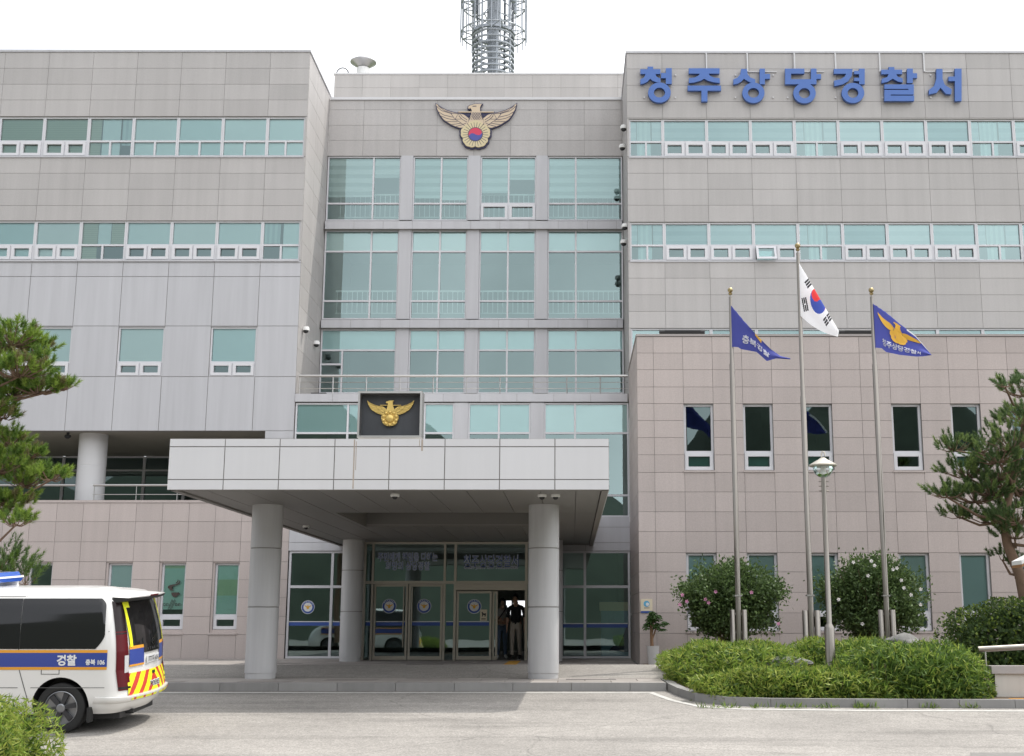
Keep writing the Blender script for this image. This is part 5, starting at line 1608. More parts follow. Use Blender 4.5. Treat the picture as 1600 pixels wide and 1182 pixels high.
def pine(lab, trunk, pads, nshoot, per, shoot_len, nl, nw, mats, weights, limb=.035, name='pine_tree', group=None, wild=.25):
    o = thing(name, lab, 'tree', trunk[0][0], group)
    t_ = MB(); t_.tube([p for p, r in trunk], [r for p, r in trunk], 10); t_.build('trunk', 'bark', o, smooth=70)
    lim = MB(); tri, mid = [], []
    for (c, rx, ry, rz) in pads:
        c = Vector(c)
        ax = min((Vector(p) for p, r in trunk), key=lambda p: (p - c).length + max(0, p.z - c.z) * 2)
        e = c + Vector((0, 0, -rz * .35)); mdl = ax.lerp(e, .5) + Vector((rnd.uniform(-.1, .1), rnd.uniform(-.1, .1), -.12))
        lim.tube([ax, mdl, e], [limb, limb * .75, limb * .5], 6)
        k = max(4, int(nshoot * rx * ry * 1.3 + 6))
        for i in range(k):
            a = rnd.random() * 6.283; rr = rnd.random() ** .5
            s_ = c + Vector((rx * rr * math.cos(a), ry * rr * math.sin(a), rz * ((1 - rr * rr) ** .5 * (rnd.random() * 1.3 - .45))))
            if i % 2 == 0:
                b_ = e.lerp(s_, .45) + Vector((0, 0, -.04)); lim.tube([e, b_, s_], [limb * .38, limb * .26, .006], 4)
            dr = Vector((math.cos(a) * rr * .9 + rnd.uniform(-wild, wild), math.sin(a) * rr * .9 + rnd.uniform(-wild, wild), .65 + rnd.random() * .5)).normalized()
            L_ = shoot_len * (.6 + .7 * rnd.random())
            t = nr.random(per); base = np.array(s_)[None] + np.array(dr)[None] * (t * L_)[:, None]
            rad = unit(np.cross(np.array(dr)[None], nr.normal(size=(per, 3))))
            nd = unit(rad * (1.0 - .5 * t)[:, None] + np.array(dr)[None] * (.55 + .5 * t)[:, None])
            sd_ = unit(np.cross(nd, nr.normal(size=(per, 3)))) * nw
            ln_ = (nl * (.7 + .5 * nr.random(per)))[:, None]
            tri.append(np.stack([base - sd_, base + sd_, base + nd * ln_], 1))
            mid.append(np.full(per, nr.choice(len(mats), p=weights)))
    lim.build('limb', 'bark', o, smooth=70)
    V = np.concatenate(tri); array_mesh('needles', V, mats, np.concatenate(mid), o)
    return o


def PT(px, py, Y): x, z = P(px, py, Y); return (x, Y, z)


Yr = 24.6; sc_ = Yr / F
rp = [(1597, 612, 38, 22), (1570, 600, 16, 12), (1580, 690, 55, 34), (1610, 655, 50, 30), (1530, 700, 28, 18), (1490, 698, 34, 20), (1510, 738, 45, 24), (1560, 740, 46, 30), (1480, 772, 34, 16), (1525, 778, 50, 22), (1585, 785, 40, 24), (1500, 805, 30, 12), (1545, 812, 34, 14), (1585, 835, 34, 20), (1566, 872, 18, 10), (1592, 884, 20, 10), (1548, 765, 50, 26), (1590, 810, 46, 26), (1600, 760, 50, 40), (1560, 715, 44, 26), (1625, 740, 60, 50), (1640, 830, 50, 30), (1640, 600, 50, 30), (1600, 560 + 90, 30, 18)]
pads = []
for i, (px, py, rx, ry) in enumerate(rp):
    yy_ = Yr + rnd.uniform(-.5, .5); pads.append((PT(px, py, yy_), rx * sc_, rx * sc_ * .8, ry * sc_))
trunk = [(PT(1606, 1015, Yr), .13), (PT(1604, 950, Yr), .115), (PT(1594, 900, Yr), .105), (PT(1574, 850, Yr), .095), (PT(1568, 815, Yr), .085), (PT(1580, 760, Yr), .07), (PT(1592, 700, Yr), .055), (PT(1605, 640, Yr), .035), (PT(1612, 600, Yr), .02)]
pine('dark green garden pine with crooked trunk at the right edge', trunk, pads, 150, 90, .18, .08, .006, ['nd_r1', 'nd_r2'], [.7, .3], .035)

Yl = 19.6; sl_ = Yl / F
lp = [(20, 530, 44, 34), (55, 545, 32, 24), (-20, 560, 50, 50), (30, 580, 50, 26), (66, 565, 20, 16), (60, 608, 40, 16), (95, 604, 22, 12), (20, 612, 40, 24), (-30, 640, 50, 30), (15, 688, 32, 22), (42, 710, 24, 14), (0, 730, 40, 26), (40, 752, 36, 24), (80, 745, 28, 16), (20, 785, 36, 22), (25, 815, 26, 16), (-15, 800, 40, 30), (5, 650, 26, 10)]
pads = []
for (px, py, rx, ry) in lp:
    yy_ = Yl + rnd.uniform(-.35, .35); pads.append((PT(px, py, yy_), rx * sl_, rx * sl_ * .8, ry * sl_))
trunk = [(PT(-95, 1060, Yl), .16), (PT(-90, 900, Yl), .14), (PT(-70, 800, Yl), .12), (PT(-60, 700, Yl), .10), (PT(-50, 620, Yl), .075), (PT(-30, 560, Yl), .05), (PT(-20, 520, Yl), .025)]
pine('bright green pine branches reaching in from the left edge above the van', trunk, pads, 430, 80, .12, .085, .0045, ['nd_l1', 'nd_l2', 'nd_l3'], [.52, .38, .10], .03)
Yq = 26.5; sq = Yq / F
lp = [(18, 900, 30, 40), (40, 905, 22, 28), (0, 880, 30, 30), (-30, 910, 40, 40), (-70, 900, 40, 45)]
pads = [(PT(px, py, Yq + rnd.uniform(-.3, .3)), rx * sq, rx * sq, ry * sq) for (px, py, rx, ry) in lp]
pine('low dark young pine behind the van roof light', [(PT(-20, 1010, Yq), .06), (PT(-15, 940, Yq), .05), (PT(-5, 890, Yq), .03)], pads, 110, 90, .36, .10, .006, ['nd_r1', 'nd_l2'], [.75, .25], .02, wild=.15)

# potted umbrella plant beside the wall plate
YPp = 30.7; xp, _ = P(1020.5, 1030, YPp); g = .585
o = thing('flower_pot', 'tall white pot with a small umbrella tree beside the hedge', 'pot plant', (xp, YPp, g))
m = MB(); m.lathe([(.115, g), (.12, g + .02), (.15, g + .43), (.155, g + .45), (.135, g + .45), (.13, g + .40), (.01, g + .39)], xp, YPp, 28, 0, True); m.build('pot', 'pot', o, smooth=40)
m = MB(); zt_ = ZA(975, YPp)
m.tube([(xp - .02, YPp, g + .38), (xp - .03, YPp, g + .62), (xp - .04, YPp, g + .8), (xp - .06, YPp, g + 1.0)], [.045, .04, .03, .02], 8)
m.tube([(xp - .03, YPp, g + .58), (xp + .04, YPp, g + .75), (xp + .10, YPp, g + .95)], [.025, .02, .012], 7); m.tube([(xp - .03, YPp, g + .7), (xp + .01, YPp, g + .9), (xp + .02, YPp, g + 1.15)], [.022, .02, .012], 7)
m.build('trunk', mat('pot_trunk', (.28, .17, .10), .9, var=.2, scale=9), o, smooth=60)
cl = []
for (dx, dz_, k) in ((-.06, 1.0, 6), (.10, .95, 6), (.02, 1.2, 8), (-.15, .92, 5), (.22, .88, 5), (-.02, 1.05, 6), (.30, 1.0, 3), (-.1, 1.12, 5), (.12, 1.12, 5)):
    for i in range(k): cl.append((xp + dx + rnd.uniform(-.05, .05), YPp + rnd.uniform(-.12, .12), g + dz_ + rnd.uniform(-.05, .08)))
cl = np.array(cl); nleaf = 9
base = np.repeat(cl, nleaf, 0); a = np.tile(np.arange(nleaf) * 6.283 / nleaf, len(cl)) + nr.random(len(base)) * .3
dd = unit(np.stack([np.cos(a), np.sin(a), -.35 - .5 * nr.random(len(a))], 1))
V = leaf_quads(base, dd, .11 + .04 * nr.random(len(a)), np.full(len(a), .038)); array_mesh('foliage', V, ['lf_pot'], np.zeros(len(a)), o)


def boulder(lab, c, r, seed):
    o = thing('boulder', lab, 'rock', c)
    bm = bmesh.new(); bmesh.ops.create_icosphere(bm, subdivisions=4, radius=1)
    from mathutils import noise
    for v in bm.verts:
        d = v.co.normalized(); k = 1 + .28 * noise.noise(d * 1.6 + Vector((seed, 0, 0))) + .10 * noise.noise(d * 5 + Vector((0, seed, 0))) + .03 * noise.noise(d * 14)
        v.co = Vector((d.x * r[0] * k + c[0], d.y * r[1] * k + c[1], max(-.6, d.z * k) * r[2] + c[2]))
    me = bpy.data.meshes.new('stone'); bm.to_mesh(me); bm.free(); me.materials.append(M['rock']); smooth_by_angle(me, 35)
    link_mesh('stone', me, o)


boulder('light grey boulder in the bamboo below the right flagpole', (*PT(1409, 1008, 23.0)[:2], ZA(1012, 23.0)), (.37, .3, .24), 3)
boulder('flat grey stone edge between the bamboo hedges left of the lamp', (*PT(1228, 1034, 22.2)[:2], ZA(1036, 22.2)), (.42, .2, .10), 8)

# small weeds in the kerb joint
wp = []
for px in (1105, 1140, 1182, 1225, 1245, 1290, 1345, 1362, 1452, 1520):
    x, _ = P(px, 1105, 19.9)
    for i in range(34): wp.append((x + rnd.gauss(0, .08), 19.9 + rnd.uniform(-.04, .03), road_z(19.9) + .0))
wp = np.array(wp); dd = unit(nr.normal(size=wp.shape) * .5 + np.array([0, -.1, .8]))
tag(array_mesh('kerb_weeds', leaf_quads(wp, dd, .05 + .09 * nr.random(len(wp)), np.full(len(wp), .016)), ['lf_bam1', 'lf_bam3'], nr.choice(2, len(wp))), 'scattered weeds in the kerb joint', None, None, 'stuff')

# ================================================================== wall, handrail and shelter at the right edge
YR = 20.6
x0 = XA(1556, 1080, YR); z0 = road_z(YR)
o = thing('ramp_wall', 'low white retaining wall with stone cap at the right edge', 'wall', (x0, YR, z0))
m = MB(); zt_ = ZA(1053, YR); m.box(x0, x0 + 6, YR, YR + .25, z0 - .2, zt_); m.build('wall', 'concrete_white', o)
m = MB(); zt2 = ZA(1041, YR)
for k in range(7): m.box(x0 - .06 + k * .87, x0 - .066 + (k + 1) * .87, YR - .05, YR + .32, zt_ + .002, zt2)
m.build('cap', 'stone_cap', o)
m = MB(); m.box(x0 + .12, x0 + 6, YR - .32, YR - .004, z0 - .2, ZA(1092, YR - .3)); tag(m.build('painted_kerb', 'orange', o), 'orange painted kerb at the foot of the wall')
o = thing('handrail', 'steel handrail above the white retaining wall at the right edge', 'handrail', (x0, YR + .1, zt2))
m = MB(); xa, za_h = P(1528, 1015, YR + .1); xb, zb_h = P(1640, 1009, YR + .1)
m.tube([(xa, YR + .1, za_h), (xb + 3, YR + .1, zb_h + .16)], .048, 14); m.build('rail', 'steel', o, smooth=40)
for k in range(4):
    m = MB(); xx = XA(1540, 1030, YR + .1) + 1.5 * k; m.tube([(xx, YR + .1, zt2 - .01 if k else z0), (xx, YR + .1, za_h + .02 + .06 * k)], .016, 8); m.build('post', 'steel_rail', o, smooth=40)
YS = 21.8
xe, ze = P(1581, 884, YS + .5)
o = thing('garden_shelter', 'white gabled eave of a small wooden shelter at the right edge', 'shelter', (xe + 1.2, YS + .6, road_z(YS)))
m = MB(); sl_p = .50
for (d, mm, t0, t1) in ((0, 0, 0, .07), (0, 1, -.05, -.003)):
    m.rings([[(xe, YS, ze + t0), (xe + 1.3, YS, ze + t0 + 1.3 * sl_p), (xe + 1.3, YS, ze + t1 + 1.3 * sl_p), (xe, YS, ze + t1)], [(xe, YS + .5, ze + t0), (xe + 1.3, YS + .5, ze + t0 + 1.3 * sl_p), (xe + 1.3, YS + .5, ze + t1 + 1.3 * sl_p), (xe, YS + .5, ze + t1)]], mm)
    m.rings([[(xe + 2.6, YS, ze + t0), (xe + 1.302, YS, ze + t0 + 1.3 * sl_p), (xe + 1.302, YS, ze + t1 + 1.3 * sl_p), (xe + 2.6, YS, ze + t1)], [(xe + 2.6, YS + .5, ze + t0), (xe + 1.302, YS + .5, ze + t0 + 1.3 * sl_p), (xe + 1.302, YS + .5, ze + t1 + 1.3 * sl_p), (xe + 2.6, YS + .5, ze + t1)]], mm)
m.build('roof', ['white', 'wood'], o)
for (dx, dy) in ((.95, .25), (1.75, .25)):
    m = MB(); m.box(xe + dx - .05, xe + dx + .05, YS + dy - .05, YS + dy + .05, road_z(YS) - .2, ze + .5 * .5); m.build('post', 'wood', o)

# ================================================================== police van
VX, VY = -5.97, 18.42
VZ = road_z(VY)
ROLL = 0.060
ROLL = .070
van = thing('police_van', 'white police van with blue stripe and yellow-red rear chevrons, parked at the left edge', 'van', (VX, VY, VZ), None, (ROLL, 0, 0))
TB = np.array([  # columns: z, rear x, front x, half width, rear corner radius
    (.26, -.16, -5.0, .88, .22), (.34, -.05, -5.12, .945, .24), (.48, .0, -5.2, .985, .26), (.62, -.01, -5.2, .992, .27), (.80, -.05, -5.18, .997, .27), (1.0, -.05, -5.1, .998, .27), (1.15, -.06, -4.95, .995, .26),
    (1.3, -.08, -4.68, .975, .25), (1.5, -.12, -4.28, .945, .24), (1.7, -.17, -3.9, .905, .23), (1.80, -.20, -3.68, .88, .23), (1.87, -.22, -3.5, .85, .24), (1.92, -.27, -3.35, .79, .26), (1.955, -.36, -3.2, .70, .28), (1.98, -.6, -2.95, .50, .30), (1.995, -1.0, -2.6, .25, .20)])


def tb(z):
    zz = [z - .03, z, z + .03]
    return [float(np.mean(np.interp(zz, TB[:, 0], TB[:, k]))) for k in (1, 2, 3, 4)]


def vpt(q, z, d=0.0, s=-1):
    """point on the body skin: q = arc length from the rear centre line; s = -1 the side towards the road"""
    xr, xf, hw, rc = tb(z); A = hw - rc; bl = .10
    if q < A: x = xr - bl * (q / A) ** 2; y = q; n = Vector((1, 2 * bl * q / A / A)).normalized()
    elif q < A + rc * math.pi / 2:
        a = (q - A) / rc; x = xr - bl - rc * (1 - math.cos(a)); y = A + rc * math.sin(a); n = Vector((math.cos(a), math.sin(a)))
    else: x = xr - bl - rc - (q - A - rc * math.pi / 2); y = hw; n = Vector((0, 1))
    return Vector((x + n.x * d, s * (y + n.y * d), z))


def qs(x, z):
    """arc length of a point on the side at length x"""
    xr, xf, hw, rc = tb(z); return hw - rc + rc * math.pi / 2 + (xr - .10 - rc - x)


def vring(z):
    xr, xf, hw, rc = tb(z); half = []
    A = hw - rc
    for q in np.linspace(0, A, 7)[:-1]: half.append(vpt(q, z))
    for a in np.linspace(0, math.pi / 2, 8): half.append(vpt(A + rc * a, z))
    xs0 = xr - .10 - rc; fr = min(.5, hw * .5); xe_ = xf + fr * .9
    for t in np.linspace(0, 1, 40)[1:]: half.append(Vector((xs0 + (xe_ - xs0) * t, -hw, z)))
    for a in np.linspace(0, math.pi / 2, 9)[1:]: half.append(Vector((xe_ - fr * .9 * math.sin(a), -hw + fr * (1 - math.cos(a)), z)))
    for t in (.5, 1): half.append(Vector((xf, -(hw - fr) * (1 - t), z)))
    return half + [Vector((p.x, -p.y, p.z)) for p in half[-2:0:-1]]


m = MB(); m.rings([vring(z) for z in [.26, .30, .34, .40, .48, .55, .62, .7, .8, .9, 1.0, 1.1, 1.15, 1.22, 1.3, 1.4, 1.5, 1.6, 1.7, 1.76, 1.8, 1.84, 1.87, 1.9, 1.92, 1.94, 1.955, 1.97, 1.98, 1.99, 1.995]], 0)
me = m.mesh('body', ['van_white', 'black'])
tmp = bpy.data.objects.new('body', me); COL.objects.link(tmp)
WX, WZ, WR = (-1.0, -4.25), .345, .345
cut = MB()
for wx in WX:
    for s in (-1, 1):
        n = 40
        cut.rings([[(wx + .40 * math.cos(2 * math.pi * i / n), s * y, WZ + .03 + .40 * math.sin(2 * math.pi * i / n)) for i in (range(n) if s > 0 else reversed(range(n)))] for y in (.62, 1.2)][::1], 0)
cm = cut.mesh('cutter', ['black'])
bmx = bmesh.new(); bmx.from_mesh(cm); bmesh.ops.recalc_face_normals(bmx, faces=bmx.faces); bmx.to_mesh(cm); bmx.free()
bmx = bmesh.new(); bmx.from_mesh(me); bmesh.ops.recalc_face_normals(bmx, faces=bmx.faces); bmx.to_mesh(me); bmx.free()
co_ = bpy.data.objects.new('cutter', cm); COL.objects.link(co_)
md = tmp.modifiers.new('arch', 'BOOLEAN'); md.operation = 'DIFFERENCE'; md.solver = 'EXACT'; md.object = co_
try: md.material_mode = 'TRANSFER'
except Exception: pass
me2 = bpy.data.meshes.new_from_object(tmp.evaluated_get(bpy.context.evaluated_depsgraph_get()))
bpy.data.objects.remove(tmp); bpy.data.objects.remove(co_)
smooth_by_angle(me2, 38)
body = link_mesh('body', me2, van, local=True); body.name = 'body'


def decal(name, mt, parent, rows, d=.003, n=10, s=-1, mb=None, mi=0, build=True):
    """rows: list of (z, q0, q1) -> a thin skin that follows the bodywork"""
    m = mb or MB(); g = []
    for z, q0, q1 in rows: g.append([vpt(q0 + (q1 - q0) * i / n, z, d, s) for i in range(n + 1)])
    k = len(m.v); m.v += [tuple(p) for r in g for p in r]
    for j in range(len(g) - 1):
        for i in range(n):
            a = k + j * (n + 1) + i
            m.f.append((a, a + n + 1, a + n + 2, a + 1) if s > 0 else (a, a + 1, a + n + 2, a + n + 1)); m.m.append(mi)
    if build: return m.build(name, mt, parent, smooth=60, local=True)


van.scale = (.965, .965, .965)
def vz(py, yl=-.97): return (ZA(py, VY + yl) - VZ - yl * ROLL) / .965
def side_rows(z0, z1, f0, f1, n=26): return [(z, qs(f0(z), z), qs(f1(z), z)) for z in np.linspace(z0, z1, n)]


zw0, zw1 = vz(1014), vz(936)
def wr(z):
    t = (z - zw0) / (zw1 - zw0)
    return -.40 - .05 * t - (.13 * max(0, 1 - t / .28) ** 1.5 if t < .28 else 0) - (.07 * ((t - .85) / .15) ** 2 if t > .85 else 0)
for s in (-1, 1):
    decal('side_window', 'van_glass', van, side_rows(zw0, zw1, wr, lambda z: -1.60 - .05 * (z - zw0)), .007, 60, s=s)
    decal('side_window', 'van_glass', van, side_rows(zw0, zw1, lambda z: -1.604 - .05 * (z - zw0), lambda z: -2.95), .007, 30, s=s)
    decal('side_window', 'van_glass', van, side_rows(zw0 - .04, zw1 - .03, lambda z: -3.05, lambda z: -3.05 - .75 * (zw1 - z) / .7 - .12), .004, s=s)
sz = [vz(v) for v in (1046.5, 1042.2, 1020, 1015.6)]
for s in (-1, 1):
    mb_ = MB()
    for k, mi in ((0, 1), (1, 0), (2, 1)): decal('', None, van, side_rows(sz[k], sz[k + 1], lambda z: -.36, lambda z: -4.6, 5), .006, 160, s, mb_, mi, False)
    mb_.build('stripe', ['van_blue', 'van_orange'], van, smooth=60, local=True)
mb_ = MB()
fx = lambda a: (lambda z: a)
for (x0, x1, zz0, zz1) in ((-1.605, -1.618, .95, zw0), (-.38, -1.42, .628, .636), (-1.60, -4.4, .628, .636), (-3.0, -3.012, .4, zw1 + .03), (-1.60, -1.615, zw0, 1.90), (-1.62, -3.0, 1.885, 1.893), (-.36, -.372, 1.4, 1.41)):
    decal('', None, van, side_rows(zz0, zz1, fx(x0), fx(x1), 8 if zz1 - zz0 > .05 else 2), .0045, 8, -1, mb_, 0, False)
decal('', None, van, side_rows(.42, .95, lambda z: -1.47 - .17 * (z - .42) / .53 + .035, lambda z: -1.482 - .17 * (z - .42) / .53 + .035), .0045, 2, -1, mb_, 0, False)
# fuel flap outline
for (x0, x1, z0, z1) in ((-1.02, -1.03, .82, 1.03), (-1.27, -1.28, .82, 1.03), (-1.02, -1.28, .815, .823), (-1.02, -1.28, 1.025, 1.033)): decal('', None, van, side_rows(z0, z1, fx(x0), fx(x1), 3), .0046, 4, -1, mb_, 0, False)
mb_.build('panel_gap', mat('panel_gap', (.10, .10, .10), .7), van, local=True)


def side_text(body_, size, px, py, wpx, off, s=-1):
    zc = vz(py); x = XA(px, py, VY - .97) - VX; wm = XA(px + wpx, py, VY - .97) - XA(px, py, VY - .97)
    m = MB(); hw = tb(zc)[2]
    text_into(m, body_, size, lambda a, b_: (x + a, -(tb(zc + b_)[2]) - .011, zc + b_), 0, off, wm); m.build('lettering', 'plate', van, local=True)


side_text('경찰', .155, 103.5, 1031.5, 32, .006)
side_text('충북 106', .085, 149.5, 1034.5, 31, .003)

# rear: dark tailgate glass, tall lamps, stripes, plate, chevrons, bumper, spoiler
def rq(z, f): xr, xf, hw, rc = tb(z); return hw - rc + rc * f
zg = (1.10, 1.83)
for s in (-1, 1):
    decal('rear_window', 'van_glass', van, [(z, 0, .70 - .02 * (z - 1.1)) for z in np.linspace(1.18, zg[1], 14)], .014, 14, s)
    mbt = MB()
    zl_ = [.58, .66, .86, .92, 1.08, 1.12, 1.35, 1.40, 1.60, 1.82]
    for k in range(len(zl_) - 1):
        mi = 0 if zl_[k] < 1.36 else 1
        decal('', None, van, [(z, rq(z, .05) + 0.0, rq(z, .90)) for z in (zl_[k], zl_[k + 1])], .010, 8, s, mbt, mi, False)
    decal('', None, van, [(z, rq(z, .08), rq(z, .42)) for z in (.80, .92, 1.06)], .014, 4, s, mbt, 2, False)
    for zb0, zb1 in ((.60, .63), (1.36, 1.38)): decal('', None, van, [(z, rq(z, .05), rq(z, .90)) for z in (zb0, zb1)], .013, 8, s, mbt, 1, False)
    mbt.build('tail_lamp', ['tail_red', 'tail_dark', 'tail_white'], van, local=True)
    y_ = MB()
    decal('', None, van, [(z, .635, .70) for z in np.linspace(1.17, 1.80, 14)], .018, 3, s, y_, 0, False); decal('', None, van, [(z, .55, .64) for z in (1.72, 1.80)], .0182, 3, s, y_, 0, False)
    y_.build('reflective_strip', 'hi_yellow', van, local=True)
    mb_ = MB()
    for (z0, z1, mi) in ((sz[0] + .01, sz[1], 1), (sz[1], sz[2] + .02, 0), (sz[2] + .02, sz[3] + .04, 1)): decal('', None, van, [(z0, .33, .715), (z1, .33, .715)], .013, 6, s, mb_, mi, False)
    mb_.build('stripe', ['van_blue', 'van_orange'], van, local=True)


def rpt(y, z, d): p = vpt(abs(y), z, d, -1 if y < 0 else 1); return p
m = MB()
for i in range(6):
    y0, y1 = -.34 + .68 * i / 6, -.34 + .68 * (i + 1) / 6; m.face([rpt(y0, 1.06, .016), rpt(y1, 1.06, .016), rpt(y1, 1.185, .0145), rpt(y0, 1.185, .0145)])
m.build('garnish', 'van_glass', van, local=True)
m = MB(); m.face([rpt(-.26, .90, .020), rpt(.26, .90, .020), rpt(.26, 1.01, .022), rpt(-.26, 1.01, .022)]); m.build('number_plate', 'plate', van, local=True)
m = MB(); text_into(m, '777저 6061', .10, lambda a, b_: rpt(a, .955 + b_, .028), 0, .002, .44); m.build('lettering', 'flag_black', van, local=True)
m = MB()
for i in range(24):
    a, c = i * math.pi / 12, (i + 1) * math.pi / 12
    m.face([rpt(.075 * math.cos(a), 1.20 + .048 * math.sin(a), .022), rpt(.062 * math.cos(a), 1.20 + .036 * math.sin(a), .022), rpt(.062 * math.cos(c), 1.20 + .036 * math.sin(c), .022), rpt(.075 * math.cos(c), 1.20 + .048 * math.sin(c), .022)])
for qd in ([(-.045, -.033), (-.028, -.033), (-.012, .034), (-.03, .034)], [(.03, -.034), (.012, -.034), (.028, .033), (.045, .033)], [(-.03, -.010), (.03, .004), (.03, .014), (-.03, 0)]): m.face([rpt(y, 1.20 + z, .023) for y, z in qd])
m.build('emblem', 'chrome', van, local=True)
m = MB(); text_into(m, 'STARIA', .05, lambda a, b_: rpt(a, 1.105 + b_, .020), 0, 0, .46, 1.6); m.build('lettering', 'rim', van, local=True)
zc0_, zc1_ = .50, .80
m = MB(); n = 130
for i in range(n):
    y0, y1 = -.80 + 1.6 * i / n, -.80 + 1.6 * (i + 1) / n
    for j in range(40):
        z0, z1 = zc0_ + (zc1_ - zc0_) * j / 40, zc0_ + (zc1_ - zc0_) * (j + 1) / 40
        t = (abs((y0 + y1) / 2) * 1.0 + ((z0 + z1) / 2 - zc0_) * .95) / .27
        m.face([rpt(y0, z0, .011), rpt(y1, z0, .011), rpt(y1, z1, .011), rpt(y0, z1, .011)], 1 if (t % 1) > .55 else 0)
m.build('chevron_panel', ['hi_yellow', 'hi_red'], van, local=True)
m = MB(); text_into(m, 'POLICE', .095, lambda a, b_: rpt(a + .02, .60 + b_, .016), 0, .012, .40); m.build('lettering', 'plate', van, local=True)
m = MB(); text_into(m, 'POLICE', .095, lambda a, b_: rpt(a + .02, .60 + b_, .020), 0, .001, .39); m.build('lettering', 'flag_black', van, local=True)
m = MB(); m.face([rpt(-.06, .735, .018), rpt(.06, .735, .018), rpt(.06, .775, .020), rpt(-.06, .775, .020)]); m.build('handle', 'chrome', van, local=True)
m = MB(); prof = [(.40, .0), (.43, .05), (.47, .06), (.495, .055), (.50, .0)]; rg = []
for i in range(41):
    q = -1.28 + 2.56 * i / 40; rg.append([vpt(abs(q), z, d * (1 if abs(q) < 1.15 else .35), -1 if q < 0 else 1) for z, d in prof])
m.rings(rg, 0); m.build('bumper', 'van_white', van, smooth=50, local=True)
m = MB(); k = 26
for i in range(k):
    y0, y1 = -.78 + 1.56 * i / k, -.78 + 1.56 * (i + 1) / k
    if abs(y0 + .02) < .06: continue
    m.face([rpt(y0, .435, .063), rpt(y1, .435, .063), rpt(y1, .468, .066), rpt(y0, .468, .066)], 1 if i % 4 == 1 else 0)
m.build('reflective_strip', ['hi_yellow', 'hi_red'], van, local=True)
m = MB(); rg = []
for i in range(25):
    t = -1 + i / 12; y = .80 * t; b_ = .10 * t * t
    rg.append([(-.16 - b_, y, 1.868), (-.06 - b_, y, 1.862), (-.055 - b_, y, 1.88 - .01 * t * t), (-.08 - b_, y, 1.905 - .03 * t * t), (-.45 - b_, y * .95, 1.945 - .06 * t * t)])
m.rings(rg, 0, closed=True); m.build('spoiler', 'van_white', van, smooth=60, local=True)
m = MB(); rg = []
for i in range(25):
    t = -1 + i / 12; y = .80 * t; b_ = .10 * t * t; rg.append([(-.30 - b_, y, 1.79), (-.075 - b_, y, 1.825), (-.052 - b_, y, 1.861), (-.30 - b_, y, 1.863)])
m.rings(rg, 0); m.build('spoiler_underside', 'black', van, smooth=60, local=True)
m = MB(); m.box(-.07, -.048, -.16, .16, 1.866, 1.886); m.build('brake_lamp', 'tail_red', van, local=True)
# windscreen at the front
m = MB()
for s in (1,):
    zz = np.linspace(1.12, 1.84, 8); g = []
    for z in zz:
        xr, xf, hw, rc = tb(z); fr_ = min(.5, hw * .5); g.append([(xf - .006 + .06 * 0, y, z) for y in np.linspace(-(hw - fr_) * 1.0, hw - fr_, 6)])
    m.rings(g, 0, cap=False, closed=False)
m.build('windscreen', 'van_glass', van, smooth=60, local=True)
for wx in WX:
    for s in (-1, 1):
        n = 40; T = MB(); cyl = lambda r, y: [(wx + r * math.cos(2 * math.pi * i / n), s * y, WZ + r * math.sin(2 * math.pi * i / n)) for i in range(n)]
        T.rings([cyl(.235, .93), cyl(.25, .955), cyl(.31, .965), cyl(.34, .95), cyl(.345, .91), cyl(.345, .76), cyl(.33, .73), cyl(.24, .73)], 0, cap=False)
        w = T.build('wheel', 'rubber', van, smooth=40, local=True)
        D = MB(); D.rings([cyl(.236, .945), cyl(.225, .95), cyl(.218, .90), cyl(.10, .885), cyl(.001, .885)], 0, cap=False); D.build('rim', 'rim', w, smooth=40, local=True)
        K = MB()
        for i in range(6):
            a = i * math.pi / 3 + .2
            def pp(r, da, y): return (wx + r * math.cos(a + da), s * y, WZ + r * math.sin(a + da))
            K.rings([[pp(.05, -.5, .90), pp(.05, .5, .90), pp(.05, .5, .945), pp(.05, -.5, .945)], [pp(.215, -.17, .88), pp(.215, .17, .88), pp(.215, .17, .938), pp(.215, -.17, .938)]], 0)
        K.rings([cyl(.06, .89), cyl(.06, .95), cyl(.045, .956)], 1, cap=True); K.build('spoke', ['rim_dark', 'rim'], w, local=True)
for s in (-1, 1):
    m = MB(); m.box(-.60, -.56, s * .93 - .1, s * .93 + .04, .16, .36); m.build('mud_flap', 'rubber', van, local=True)
m = MB(); m.box(-4.9, -.25, -.70, .70, .17, .27); m.tube([(-.5, -.45, .24), (-.14, -.45, .24)], .035, 10); m.build('underbody', 'black', van, local=True)
LBX = -2.44
bar = thing('light_bar', 'blue and white police light bar on the roof of the white van', 'light bar', (VX + LBX, VY - .0, VZ + 1.935), None, (ROLL, 0, 0))
m = MB(); m.box(-.14, .14, -.5, -.44, -.03, .06); m.box(-.14, .14, .44, .5, -.03, .06); m.build('foot', 'white', bar, local=True)
m = MB(); m.rings([[(-.16, y * k, z0), (.16, y * k, z0), (.17, y * k, z1), (.12, y * k, z2), (-.12, y * k, z2), (-.17, y * k, z1)] for y, k, z0, z1, z2 in ((-.58, 1, .08, .11, .13), (-.52, 1, .05, .11, .19), (.52, 1, .05, .11, .19), (.58, 1, .08, .11, .13))], 0); m.build('dome', 'bar_blue', bar, local=True)
m = MB(); m.box(-.175, .175, -.585, .585, .105, .13); m.build('trim', 'white', bar, local=True)

